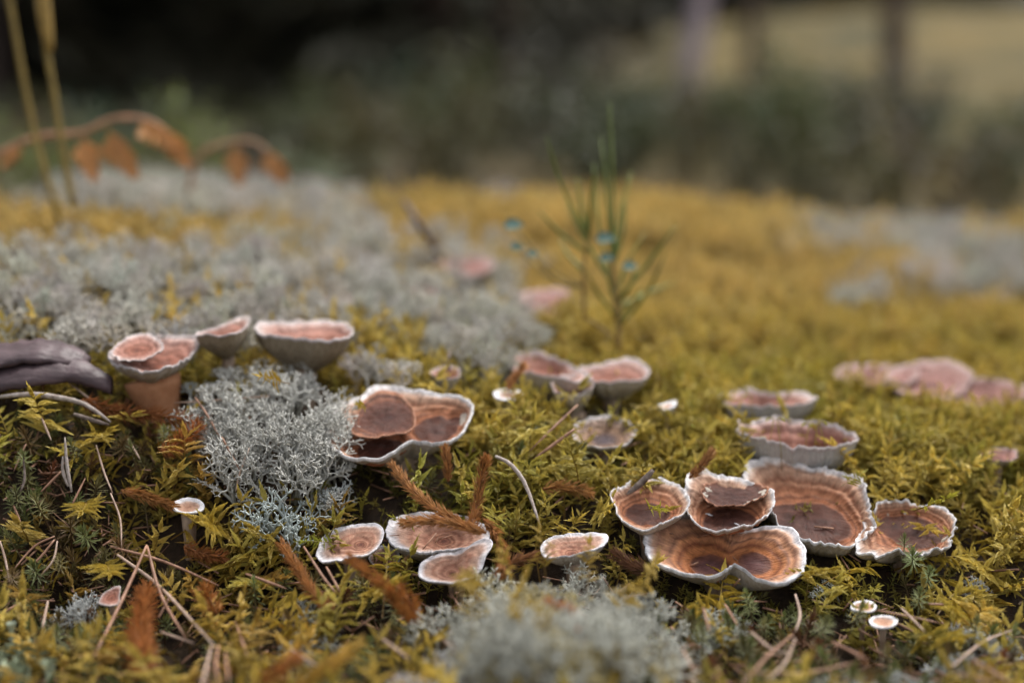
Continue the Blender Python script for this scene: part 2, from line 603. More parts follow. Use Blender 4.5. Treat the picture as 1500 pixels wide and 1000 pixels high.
M_TRUNK = plain_material('tree_bark', (.07, .052, .045), (.17, .125, .105), scale=14, rough=.9, bump=.8, stretch=(1, 1, .25))
M_TRUNK_P = plain_material('pale_tree_bark', (.22, .17, .18), (.40, .33, .34), scale=9, rough=.8, bump=.5, stretch=(1, 1, .6))
M_SPRUCE = plain_material('spruce_foliage', (.050, .050, .036), (.105, .095, .060), scale=3, rough=.6, bump=0)
SPR = []
for k, H in enumerate((11.0, 9.0, 7.0)):
    a, b = spruce_mesh(40 + k, H)
    SPR.append((a.mesh('spruce_trunk', M_TRUNK), b.mesh('spruce_crown', M_SPRUCE, False)))
tr_r = random.Random(5)
spots = []
for i in range(3000):
    y = tr_r.uniform(6.5, 42)
    az = tr_r.uniform(-.62, .6)
    x = math.tan(az) * y
    uu = 750 + FPX * math.tan(az)
    if uu > 760 and y < 26:      # the slope to the right is open ground
        continue
    if any((x - a) ** 2 + (y - b) ** 2 < (1.25 if y < 16 else 1.9) ** 2 for a, b in spots):
        continue
    spots.append((x, y))
    if len(spots) >= 125:
        break
for i, (x, y) in enumerate(spots):
    t, c = SPR[i % 3]
    e = empty('spruce_tree', (x, y, float(far_z(np.array([x]), np.array([y]))[0]) - .1))
    e.rotation_euler = (0, 0, tr_r.uniform(0, 6.28))
    s = tr_r.uniform(.8, 1.25); e.scale = (s, s, s)
    link('trunk', t, e); link('crown', c, e)
    tag(e, 'dark out of focus spruce tree in the forest behind the mound', 'tree', 'dark spruces of the forest edge')


M_TRUNK_B = plain_material('brown_tree_bark', (.07, .05, .037), (.15, .11, .08), scale=14, rough=.9, bump=.8, stretch=(1, 1, .25))


def bare_trunk(label, u0, v0, u1, v1, y, r, mat):
    d = y / FWD[1] * .98
    A = pix(u0, v0, d); A[2] = far_z(np.array([A[0]]), np.array([A[1]]))[0] - .1
    B = pix(u1, v1, d)
    B = A + (B - A) * (7.0 / max(.3, (B - A)[2]))
    e = empty('tree', A)
    m = MB()
    m.tube(smooth_path([(0, 0, 0), (B - A) * .12 + [.01, 0, 0], (B - A) * .5, B - A], 14), [r * (1.12 - .6 * i / 13) for i in range(14)], 10)
    link('trunk', m.mesh('trunk', mat), e)
    cr = MB(); rr = random.Random(int(u0))
    for i in range(1500):
        c = Vector((B - A) * rr.uniform(.7, 1.02)) + Vector((rr.gauss(0, .7), rr.gauss(0, .7), rr.gauss(0, .5)))
        cr.leaf(c, (rr.gauss(0, 1), rr.gauss(0, 1), rr.gauss(0, 1)), (rr.gauss(0, 1), rr.gauss(0, 1), 1), .12, .06)
    link('crown', cr.mesh('crown', M_SPRUCE, False), e)
    tag(e, label, 'tree')


bare_trunk('slender pale pinkish grey tree trunk leaning right at foot of grassy slope', 988, 190, 1025, 0, 6.2, .052, M_TRUNK_P)
bare_trunk('upright brown tree trunk standing on the grassy slope, thickest of the bare trunks', 1312, 150, 1308, 0, 8.0, .075, M_TRUNK_B)
bare_trunk('thin dim brown tree trunk between pale leaning trunk and thick trunk', 1103, 140, 1100, 0, 8.0, .05, M_TRUNK_B)
bare_trunk('brown tree trunk rising where dark forest meets the grassy slope', 735, 190, 738, 0, 7.0, .075, M_TRUNK_B)


def shrub_mesh(seed, H, nst=9, nl=260):
    r = random.Random(seed)
    st = MB(); lf = MB()
    for k in range(nst):
        az = r.uniform(0, 6.28); sp = r.uniform(.1, .55) * H
        top = Vector((math.cos(az) * sp, math.sin(az) * sp, H * r.uniform(.65, 1)))
        pts = smooth_path([(0, 0, -.03), tuple(top * .5 + Vector((0, 0, .08 * H))), tuple(top)], 6)
        st.tube(pts, [.0028, .0025, .002, .0016, .0012, .0006], 4)
        for j in range(nl // nst):
            q = r.uniform(.25, 1.0)
            i = min(int(q * 5), 4)
            p = Vector(pts[i]).lerp(Vector(pts[i + 1]), q * 5 - i) + Vector((r.gauss(0, .018), r.gauss(0, .018), r.gauss(0, .012)))
            lf.leaf(p, (r.gauss(0, 1), r.gauss(0, 1), r.gauss(.2, .5)), (r.gauss(0, .5), r.gauss(0, .5), 1), r.uniform(.014, .026), r.uniform(.009, .015), bend=-.15)
    return st, lf


M_SHSTEM = plain_material('shrub_stem', (.06, .05, .025), (.14, .12, .05), scale=300)
SH = []
for k, H in enumerate((.22, .26, .19)):
    a, b = shrub_mesh(70 + k, H)
    SH.append((a.mesh('shrub_stem', M_SHSTEM), b.mesh('shrub_leaves', M_LEAF, False)))
sr = random.Random(9)
SHT = [(.055, .07, .032), (.062, .075, .025), (.085, .088, .026), (.055, .066, .044), (.085, .075, .03)]


def shrub(x, y, s, k, tint, label, group):
    e = empty('bilberry_shrub', (x, y, float(top_z(x, y)[0]) - .01))
    e.rotation_euler = (sr.uniform(-.1, .1), sr.uniform(-.1, .1), sr.uniform(0, 6.28)); e.scale = (s, s, s)
    link('stems', SH[k][0], e)
    tag(link('leaves', SH[k][1], e), tint=tint, kind='stuff')
    tag(e, label, 'shrub', group)


n_sh = 0
placed = []
for i in range(3000):
    y = sr.uniform(1.9, 4.6)
    x = sr.uniform(-.5, .47) * y
    if any((x - a) ** 2 + (y - b) ** 2 < (.14 + .02 * y) ** 2 for a, b in placed):
        continue
    placed.append((x, y))
    shrub(x, y, sr.uniform(.75, 1.25) * (1 if x > -.1 * y else .72), i % 3, [c * sr.uniform(.8, 1.2) for c in SHT[i % 5]],
          'blurred green bilberry shrub in the low thicket behind the mossy mound', 'bilberry thicket behind the mound')
    n_sh += 1
    if n_sh >= 110:
        break

# ------------------------------------------------------------------ mushrooms
FOOT = []      # footprints that keep the moss clear: centre xy, mean radius


def ell(cx, cy, rx, ry, wob=.05, n=28, seed=0, k=3):
    out = []
    for i in range(n):
        a = 2 * math.pi * i / n
        w = 1 + wob * (math.sin(k * a + seed) * .6 + math.sin((k + 2) * a + 2.1 * seed + 1) * .5 + .4 * math.sin((2 * k + 3) * a + seed * 3.3))
        out.append((cx + rx * w * math.cos(a), cy + ry * w * math.sin(a)))
    return out


def build_cap(outline, P0, tilt, roll, discs, bowl, mat, under, base, seed, thick, wall, ruffle, rings, wave, nth, nr, wallp, sub=None):
    """outline and discs in photograph pixels, laid on the tilted plane of the cap's margin through P0"""
    n = Vector((math.sin(roll), -math.sin(tilt), math.cos(tilt))).normalized()
    ex = Vector((1, 0, 0)); ex = (ex - n * ex.dot(n)).normalized()
    ey = n.cross(ex)
    P0v = Vector(P0)

    def to_plane(u, v):
        d = Vector(FWD + (u - 750) / FPX * RGT - (v - 500) / FPX * UPV)
        s = (P0v - Vector(CAM)).dot(n) / d.dot(n)
        q = Vector(CAM) + d * s - P0v
        return q.dot(ex), q.dot(ey)
    pl = np.array([to_plane(*p) for p in outline])
    c0 = (pl.max(0) + pl.min(0)) / 2
    pl = pl - c0
    P0v = P0v + ex * c0[0] + ey * c0[1]
    cl = smooth_path(np.vstack([pl, pl[:1]]), 240)[:-1]
    th = np.unwrap(np.arctan2(cl[:, 1], cl[:, 0])); rr = np.hypot(cl[:, 0], cl[:, 1])
    th = np.mod(np.arctan2(cl[:, 1], cl[:, 0]), 2 * np.pi)
    o = np.argsort(th); th, rr = th[o], rr[o]
    TH = np.linspace(0, 2 * np.pi, nth, endpoint=False)
    R = np.interp(TH, np.r_[th - 2 * np.pi, th, th + 2 * np.pi], np.r_[rr, rr, rr])
    kern = np.exp(-.5 * (np.arange(-12, 13) / (nth / 75)) ** 2); kern /= kern.sum()
    R = np.convolve(np.r_[R[-12:], R, R[:12]], kern, 'valid')
    Rm = R.mean()
    for i in range(nth):
        R[i] *= 1 + ruffle * .35 * nz(math.cos(TH[i]) * 9, math.sin(TH[i]) * 9, seed) + ruffle * .12 * nz(math.cos(TH[i]) * 24, math.sin(TH[i]) * 24, seed + 5)
    dl = []
    for (du, dv, dr) in discs:
        q = np.array(to_plane(du, dv)) if True else None
        P_ = Vector(P0)
        # to_plane is relative to the moved origin now
        dl.append((q[0], q[1], dr / FPX * (P_ - Vector(CAM)).dot(Vector(FWD))))
    if not dl:
        dl = [(0, 0, Rm * .25)]
    rows = []
    ss = np.r_[0.02, np.linspace(.06, 1, nr) ** .85]
    V = []; T = []; POL = []
    zin = np.zeros((len(ss), nth))
    for a, s in enumerate(ss):
        for i in range(nth):
            x, y = R[i] * s * math.cos(TH[i]), R[i] * s * math.sin(TH[i])
            e = min(((math.hypot(x - cx, y - cy) / r), r) for cx, cy, r in dl)
            wq = (1 - s) * R[i] * .9 + 1e-5
            wob = .10 * nz(x / Rm * 2.2, y / Rm * 2.2, seed + 9)
            en = e[0] * (1 + wob)
            if en < 1:
                t = .5 * en
            else:
                qd = (en - 1) * e[1]
                t = .5 + .5 * qd / (qd + wq)
            t = max(t, float(sstep(.74, 1.0, s)))
            u = max(0, (t - .5) * 2)
            hz = -bowl * (1 - u ** 1.25)
            if t < .5:
                hz += bowl * .08 * (t * 2) ** 6 + .035 * Rm * nz(x / Rm * 4, y / Rm * 4, seed + 2)
            hz += 1.7 * rings * Rm * math.sin(u * 19 + 1.5 * nz(x / Rm * 3, y / Rm * 3, seed + 4)) * u * (1 - u * .4)
            hz += ruffle * Rm * u * u * (.55 * nz(math.cos(TH[i]) * 3.2, math.sin(TH[i]) * 3.2, seed + 7 + u * .5) + .28 * nz(math.cos(TH[i]) * 11, math.sin(TH[i]) * 11, seed + 1 + u))
            hz += .03 * Rm * nz(x / Rm * 6, y / Rm * 6, seed + 3)
            zin[a, i] = hz
            hz += wave * Rm * s * s * math.sin(2 * TH[i] + seed)
            V.append(P0v + ex * x + ey * y + n * hz)
            T.append(t if s < 1 else 1)
            POL.append((math.cos(TH[i]) * 26 + seed, math.sin(TH[i]) * 26, t * 5))
    F = []
    V.append(sum((V[k] for k in range(nth)), Vector()) / nth); T.append(T[0]); POL.append(POL[0])
    cidx = len(V) - 1
    for i in range(nth):
        F.append((cidx, i, (i + 1) % nth))
    for a in range(len(ss) - 1):
        for i in range(nth):
            j = (i + 1) % nth
            F.append((a * nth + i, (a + 1) * nth + i, (a + 1) * nth + j, a * nth + j))
    # rounded lip of the margin
    last = (len(ss) - 1) * nth
    for (sc, dz) in ((1.012, -.35), (.998, -.9)):
        b = len(V)
        for i in range(nth):
            p = V[(len(ss) - 1) * nth + i]
            x, y = R[i] * math.cos(TH[i]), R[i] * math.sin(TH[i])
            V.append(p + (ex * x + ey * y) * (sc - 1) + n * dz * thick); T.append(1.0); POL.append(POL[(len(ss) - 1) * nth + i])
        for i in range(nth):
            j = (i + 1) % nth
            F.append((last + i, b + i, b + j, last + j))
        last = b
    me = bpy.data.meshes.new('cap')
    bv = Vector(base)
    me.from_pydata([tuple(v - bv) for v in V], [], F)
    me.attributes.new('t', 'FLOAT', 'POINT').data.foreach_set('value', np.array(T, dtype=np.float32))
    me.attributes.new('pol', 'FLOAT_VECTOR', 'POINT').data.foreach_set('vector', np.array(POL, dtype=np.float32).ravel())
    me.materials.append(mat)
    me.shade_smooth()
    # underside: wall from the lip inwards and down to the stem
    UV = []; UF = []
    us = np.linspace(1, .16, 14)
    dw = Vector((0, 0, -1))
    for a, s in enumerate(us):
        g = (1 - s) / .84
        for i in range(nth):
            lip = V[last + i]
            q = (lip - P0v)
            inp = q - n * q.dot(n)
            drop = wall * (g ** wallp) * (1 + .12 * nz(math.cos(TH[i]) * 2, math.sin(TH[i]) * 2, seed + 12)) + .02 * Rm * nz(math.cos(TH[i]) * 14, math.sin(TH[i]) * 14, seed + s * 2) * min(1, g * 6)
            lipz = q.dot(n) * (1 - g) + (-bowl) * g
            UV.append(P0v + inp * (s * .994) + n * lipz - n * drop * .55 + dw * drop * .45 - n * .0002)
    for a in range(len(us) - 1):
        for i in range(nth):
            j = (i + 1) % nth
            UF.append((a * nth + j, a * nth + i, (a + 1) * nth + i, (a + 1) * nth + j))
    ctr = sum((UV[-k - 1] for k in range(nth)), Vector()) / nth
    UV.append(ctr)
    for i in range(nth):
        UF.append(((len(us) - 1) * nth + (i + 1) % nth, (len(us) - 1) * nth + i, len(UV) - 1))
    mu = bpy.data.meshes.new('underside')
    mu.from_pydata([tuple(v - bv) for v in UV], [], UF)
    mu.materials.append(under)
    mu.shade_smooth()
    FOOT.append((P0v.x, P0v.y, Rm, P0v.z, [(TH, R, ex, ey)]))
    return me, mu, ctr, Rm, P0v, n


def mushroom(label, outline, discs=(), depth=None, tilt=12, roll=0, bowl=.25, mat='dark', under=None, seed=1, thick=.07, wall=.45, wallp=.7,
             ruffle=.10, rings=.018, wave=.03, nth=144, nr=30, stem=.2, stem_mat=None, stem_lean=(0, 0), extra=(), group=None, front=0., stem_to=None):
    us = [p[0] for p in outline]; vs = [p[1] for p in outline]
    cu, cv = (min(us) + max(us)) / 2, (min(vs) + max(vs)) / 2
    half = (max(us) - min(us)) / 2
    if depth is None:
        _, df = hit(cu, max(vs) + 6)
        depth = df + half / FPX * df * .75 + front
    P0 = pix(cu, cv, depth)
    Rw = half / FPX * depth
    base = Vector((P0[0], P0[1], float(top_z(P0[0], P0[1])[0]) - .016))
    if stem_to is not None:
        bp, _ = hit(*stem_to)
        base = Vector((bp[0], P0[1], bp[2] - .006))
    e = empty('mushroom', base)
    under = under or M_UNDER
    me, mu, ctr, Rm, Pc, n = build_cap(outline, P0, rad(tilt), rad(roll), discs, bowl * Rw, CAPS[mat], under, base, seed,
                                       max(.0007, thick * Rw), wall * Rw, ruffle, rings, wave, nth, nr, wallp)
    link('cap', me, e); link('underside', mu, e)
    for ex_ in extra:      # older cap layers grown on the same mushroom
        kw = dict(bowl=.12, mat='inner', ruffle=ruffle, wall=.18, discs=(), lift=.12, tilt=tilt, roll=roll, thick=.05, rings=rings)
        kw.update(ex_)
        o2 = kw['outline']
        c2u = (min(p[0] for p in o2) + max(p[0] for p in o2)) / 2; c2v = (min(p[1] for p in o2) + max(p[1] for p in o2)) / 2
        h2 = (max(p[0] for p in o2) - min(p[0] for p in o2)) / 2
        # on the mushroom's own margin plane, shifted along its normal
        d = Vector(FWD + (c2u - 750) / FPX * RGT - (c2v - 500) / FPX * UPV)
        s = (Pc + n * kw['lift'] * Rw - Vector(CAM)).dot(n) / d.dot(n)
        P2 = np.array(Vector(CAM) + d * s)
        R2 = h2 / FPX * depth
        m2, u2, _, _, _, _ = build_cap(o2, P2, rad(kw['tilt']), rad(kw['roll']), kw['discs'], kw['bowl'] * R2, CAPS[kw['mat']], under, base, seed + 3.7,
                                       max(.0006, kw['thick'] * R2), kw['wall'] * R2, kw['ruffle'], kw['rings'], wave, 110, 22, .8)
        FOOT.pop()
        link('cap_layer', m2, e); link('underside', u2, e)
    sm = MB()
    top = ctr - base
    bot = Vector((stem_lean[0], stem_lean[1], -.012))
    if top.z < .006:
        bot = Vector((0, 0, top.z - .014))
    r0 = stem * Rw
    pts = smooth_path([tuple(bot), tuple(bot.lerp(top, .5) + Vector((.05 * r0, 0, 0))), tuple(top + Vector((0, 0, .08 * Rw)))], 7)
    sm.tube(pts, [r0 * .8, r0 * .82, r0 * .86, r0 * .9, r0 * 1.0, r0 * 1.15, r0 * 1.25], 18)
    link('stem', sm.mesh('stem', stem_mat or M_STEM), e)
    tag(e, label, 'mushroom', group)
    return e


# --- the big fused group on the right of the bank
mushroom('small brown cupped mushroom with a moss sprig on its dark disc, beside a dark twig',
         [(892, 722), (905, 715), (918, 708), (935, 697), (955, 697), (980, 702), (1003, 716), (1010, 735), (1004, 748), (985, 758), (960, 768), (940, 772), (922, 766), (905, 750)],
         [(950, 738, 33)], depth=.563, tilt=13, bowl=.30, wall=.5, seed=2.3, ruffle=.13)
mushroom('middle mushroom of the fused group, its torn dark layer curling over a brown disc',
         [(1003, 712), (1010, 692), (1028, 686), (1045, 695), (1075, 700), (1105, 706), (1130, 715), (1134, 735), (1126, 752), (1108, 764), (1085, 772), (1055, 776), (1025, 768), (1006, 745)],
         [(1072, 752, 42)], depth=.568, tilt=15, bowl=.28, wall=.45, seed=4.1, ruffle=.14,
         extra=[dict(outline=[(1025, 722), (1035, 706), (1065, 702), (1100, 704), (1122, 712), (1125, 722), (1105, 732), (1075, 738), (1045, 737)], discs=[(1075, 722, 60)], lift=.04, tilt=10, bowl=.10, wall=.14, ruffle=.2)])
mushroom('largest mushroom of the fused group, wide dark brown disc and ruffled pale rear margin',
         [(1087, 690), (1092, 676), (1115, 670), (1150, 675), (1190, 682), (1215, 690), (1240, 697), (1262, 705), (1270, 728), (1276, 748), (1282, 762), (1272, 778), (1245, 792), (1215, 799), (1180, 790), (1150, 775), (1128, 752), (1120, 735), (1100, 712)],
         [(1195, 748, 54), (1160, 742, 40)], depth=.577, tilt=18, bowl=.26, wall=.55, wallp=.6, seed=6.2, ruffle=.22, rings=.024, nth=220, nr=44)
mushroom('front mushroom of the fused group, two lobed, orange with white margin',
         [(944, 775), (950, 760), (975, 752), (1010, 750), (1045, 752), (1070, 762), (1095, 775), (1118, 768), (1140, 764), (1162, 776), (1176, 800), (1180, 822), (1170, 845), (1145, 854), (1118, 850), (1098, 838), (1080, 822), (1062, 832), (1038, 840), (1005, 836), (975, 828), (952, 820), (946, 800)],
         [(1042, 812, 32), (1107, 808, 26)], depth=.548, tilt=19, bowl=.20, wall=.36, wallp=.8, mat='orange', seed=8.7, ruffle=.09, rings=.02, nth=220, nr=44)
mushroom('outermost mushroom of the fused group, crinkled brown margin and moss sprig on its disc',
         [(1252, 795), (1262, 775), (1272, 757), (1288, 738), (1310, 733), (1335, 735), (1365, 737), (1388, 745), (1400, 762), (1394, 785), (1385, 802), (1350, 808), (1318, 806), (1285, 810), (1258, 806)],
         [(1338, 765, 44), (1318, 758, 30)], depth=.566, tilt=15, bowl=.24, wall=.45, seed=11.4, ruffle=.25, rings=.022, nth=200, nr=40)

# --- the cap below the crest, with a raised old disc
mushroom('large brown zoned mushroom with several fused discs, against the grey lichen bush',
         [(478, 640), (482, 622), (490, 605), (492, 590), (510, 583), (533, 577), (540, 566), (562, 560), (585, 566), (610, 570), (640, 575), (672, 581), (690, 590), (693, 604), (684, 620), (676, 632), (655, 646), (630, 645), (606, 638), (585, 652), (560, 668), (540, 674), (510, 670), (488, 658)],
         [(638, 612, 34), (560, 645, 38), (665, 603, 16)], depth=.592, tilt=17, bowl=.20, wall=.42, wallp=.85, mat='dark', seed=13.1, ruffle=.07, rings=.014, nth=220, nr=44,
         extra=[dict(outline=[(512, 630), (522, 608), (530, 592), (545, 577), (575, 573), (598, 588), (608, 606), (606, 625), (592, 634), (565, 639), (535, 642)], discs=[(570, 610, 40)], lift=.06, tilt=17, bowl=.06, wall=.16, ruffle=.08)])

# --- the pale rimmed group in the middle
mushroom('round zoned mushroom with white margin and moss sprig on it, next to furry lichen sprig',
         [(462, 812), (470, 792), (482, 778), (505, 770), (530, 766), (555, 766), (562, 778), (556, 798), (540, 812), (515, 815), (490, 820), (470, 820)],
         [(528, 791, 10)], depth=.548, tilt=20, roll=0, bowl=.16, wall=.35, mat='tan', seed=15.3, ruffle=.06)
mushroom('smallest zoned mushroom tucked under the round one with the moss sprig',
         ell(563, 815, 23, 16, .04, seed=2), [(560, 820, 6)], depth=.555, tilt=22, bowl=.2, wall=.4, mat='tan', seed=16.1, ruffle=.04, nth=90, nr=20)
mushroom('wide zoned mushroom half covered by dry brown shoots',
         [(564, 776), (572, 760), (592, 752), (620, 750), (660, 752), (700, 762), (716, 775), (714, 788), (700, 798), (670, 802), (640, 807), (605, 808), (580, 800), (570, 790)],
         [(650, 780, 18)], depth=.556, tilt=16, bowl=.2, wall=.42, mat='tan', seed=17.9, ruffle=.09, nth=180)
mushroom('pale zoned mushroom with dark eye below the wide one, side lobe turned up',
         [(613, 845), (615, 828), (628, 816), (650, 808), (675, 806), (700, 792), (718, 788), (722, 798), (712, 812), (706, 830), (695, 842), (675, 850), (650, 853), (625, 850)],
         [(661, 832, 8)], depth=.536, tilt=21, bowl=.17, wall=.42, mat='tan', seed=19.2, ruffle=.05, nth=160)
mushroom('flat white rimmed tan mushroom standing at the back of the foreground lichen bush',
         [(791, 800), (800, 790), (825, 783), (855, 779), (885, 780), (891, 787), (882, 800), (855, 808), (825, 813), (798, 814)],
         [(838, 802, 12)], depth=.542, tilt=14, bowl=.2, wall=.5, mat='tan', seed=21.5, ruffle=.07)

# --- on the crest
mushroom('grey brown scaly mushroom alone in yellow moss beside two dry needles',
         ell(885, 632, 48, 23, .05, seed=4), [(886, 634, 22)], depth=.612, tilt=15, bowl=.24, wall=.42, wallp=.75, mat='grey', under=M_UNDER_G, seed=23.4, ruffle=.07)
mushroom('deep grey walled cup mushroom with folded brown inside, behind the fused group',
         [(1078, 622), (1085, 614), (1110, 610), (1140, 609), (1165, 614), (1195, 618), (1230, 626), (1253, 634), (1248, 646), (1225, 652), (1190, 654), (1150, 652), (1115, 645), (1092, 636)],
         [(1130, 632, 26), (1205, 634, 28)], depth=.615, tilt=5, bowl=.40, wall=.62, wallp=.45, mat='pink', under=M_UNDER_G, seed=25.2, ruffle=.17, rings=.03, nth=200)
mushroom('shallow pale cup mushroom behind the deep cup on the yellow moss',
         [(1052, 580), (1070, 574), (1095, 570), (1125, 573), (1160, 571), (1192, 578), (1195, 587), (1165, 592), (1125, 592), (1085, 590), (1060, 588)],
         [(1120, 582, 20)], depth=.66, tilt=2, bowl=.32, wall=.55, wallp=.5, mat='pink', under=M_UNDER_G, seed=27.7, ruffle=.12)
mushroom('small pale stalked mushroom beside a dry brown shoot on the left bank',
         ell(276, 740, 24, 11, .03, seed=5), [(276, 740, 12)], depth=.556, tilt=12, bowl=.14, wall=.40, wallp=1.0, mat='small', seed=29.1, ruffle=.04, stem=.38, nth=90, nr=20, thick=.12)
mushroom('tiny white rimmed mushroom, the upper of a pair under the fused group',
         ell(1265, 887, 19, 8.5, .03, seed=6), [(1266, 887, 11)], depth=.523, tilt=6, bowl=.10, wall=.34, wallp=1.3, mat='small', seed=31.1, ruffle=.03, stem=.2, nth=72, nr=16, thick=.12)
mushroom('tiny white rimmed mushroom, the lower of a pair under the fused group',
         ell(1294, 909, 21, 9, .03, seed=7), [(1294, 909, 12)], depth=.514, tilt=5, bowl=.10, wall=.34, wallp=1.3, mat='small', seed=33.1, ruffle=.03, stem=.2, nth=72, nr=16, thick=.12)
mushroom('tiny folded pink mushroom under a crossed pine needle on the left bank',
         [(143, 882), (150, 870), (165, 860), (176, 857), (175, 872), (174, 884), (158, 886)], [], depth=.528, tilt=20, bowl=.3, wall=.4, mat='pink', seed=34.1, ruffle=.10, nth=72, nr=16)

# --- the left edge, seen from below
mushroom('layered tan mushroom on a stout orange stem beside the purplish bark',
         [(156, 520), (165, 508), (185, 497), (215, 490), (245, 492), (270, 493), (290, 493), (286, 510), (270, 525), (245, 540), (222, 547), (195, 540), (172, 532)],
         [(240, 518, 22)], depth=.602, tilt=10, bowl=.22, wall=.45, mat='pink', stem=.50, stem_mat=M_STEM_O, seed=35.6, ruffle=.15, stem_to=(228, 592),
         extra=[dict(outline=[(160, 518), (170, 506), (195, 490), (215, 487), (235, 500), (238, 514), (215, 524), (185, 527)], discs=[(200, 508, 14)], lift=.18, tilt=12, bowl=.15, wall=.2, mat='pink')])
mushroom('half bowl mushroom with tan underside between the orange stemmed one and the lichen',
         [(286, 494), (300, 490), (330, 490), (350, 484), (365, 470), (362, 462), (340, 470), (310, 480), (290, 486)],
         [], depth=.625, tilt=0, roll=-8, bowl=.35, wall=.85, wallp=.5, mat='pink', under=M_UNDER_T, seed=37.3, ruffle=.08)
mushroom('wide bowl mushroom with tan underside hanging over the grey lichen bush',
         [(371, 478), (385, 474), (420, 472), (450, 468), (480, 466), (508, 474), (517, 487), (505, 497), (470, 500), (440, 492), (405, 490), (380, 487)],
         [(470, 484, 24)], depth=.63, tilt=2, roll=2, bowl=.30, wall=.60, wallp=.5, mat='pink', under=M_UNDER_T, seed=39.8, ruffle=.10)
# --- behind the crest
mushroom('long pinkish brown cup mushroom at the foot of the green seedling',
         [(742, 530), (748, 518), (775, 514), (805, 520), (830, 530), (850, 542), (868, 552), (850, 558), (820, 553), (785, 546), (755, 540)],
         [(790, 530, 26)], depth=.66, tilt=3, bowl=.35, wall=.6, wallp=.5, mat='pink', seed=41.3, ruffle=.12)
mushroom('reddish brown cup mushroom with pale wall right of the green seedling foot',
         [(842, 548), (850, 538), (880, 532), (905, 528), (930, 528), (950, 538), (945, 552), (915, 558), (880, 560), (852, 556)],
         [(895, 546, 28)], depth=.66, tilt=4, bowl=.32, wall=.5, wallp=.55, mat='pink', seed=43.1, ruffle=.13)
mushroom('small deep cup mushroom with brown inside, in front of the long pinkish one',
         ell(838, 562, 31, 15, .08, seed=9), [(838, 562, 16)], depth=.638, tilt=6, bowl=.5, wall=1.0, wallp=.55, mat='pink', seed=45.5, ruffle=.12, stem=.5)
mushroom('small funnel mushroom with flat whitish top and thin stalk among yellow moss',
         ell(744, 577, 21, 8, .04, seed=10), [], depth=.63, tilt=3, bowl=.15, wall=1.25, wallp=.9, mat='small', under=M_UNDER_G, seed=47.2, ruffle=.04, nth=80, nr=18, stem=.35)
mushroom('small funnel mushroom holding a dark scrap, behind the large zoned one',
         ell(653, 545, 22, 9, .05, seed=11), [(653, 545, 12)], depth=.64, tilt=5, bowl=.4, wall=1.2, wallp=.9, mat='pink', under=M_UNDER_G, seed=49.9, ruffle=.06, nth=80, nr=18, stem=.35)
mushroom('tiny tilted pale mushroom poking from moss between scaly mushroom and shallow cup',
         [(961, 594), (975, 589), (989, 586), (990, 592), (978, 598), (965, 598)], [], depth=.635, tilt=0, roll=-15, bowl=.15, wall=1.0, mat='small', under=M_UNDER_G, seed=51.2, ruffle=.04, nth=64, nr=14)
for lab, c, d in (
        ('blurred dull purple mushroom at the end of the far group on yellow moss', (1285, 548, 62, 15), .735),
        ('blurred pink domed mushroom in the middle of the far group on yellow moss', (1362, 553, 64, 27), .73),
        ('blurred reddish mushroom, the outer one of the far group on yellow moss', (1452, 573, 58, 19), .72),
        ('blurred tan mushroom cap edge above yellow moss behind the wide bowl mushroom', (512, 440, 40, 8), .74),
        ('little blurred pink mushroom sunk in the grey lichen carpet', (620, 427, 20, 8), .76),
        ('blurred pinkish mushroom at the foot of the bare reddish twig', (680, 388, 42, 13), .86),
        ('blurred pale pink mushroom between lichen carpet and green seedling', (802, 440, 40, 20), .80),
        ('far pinkish mushroom half sunk in moss beyond the fused group', (1462, 665, 30, 9), .62)):
    mushroom(lab, ell(*c, .07, seed=c[0]), [(c[0], c[1], c[2] * .45)], depth=d, tilt=12 if c[3] > 15 else 4, bowl=.2, wall=.4, mat='faded', seed=c[0] * .37, ruffle=.12, nth=90, nr=18)


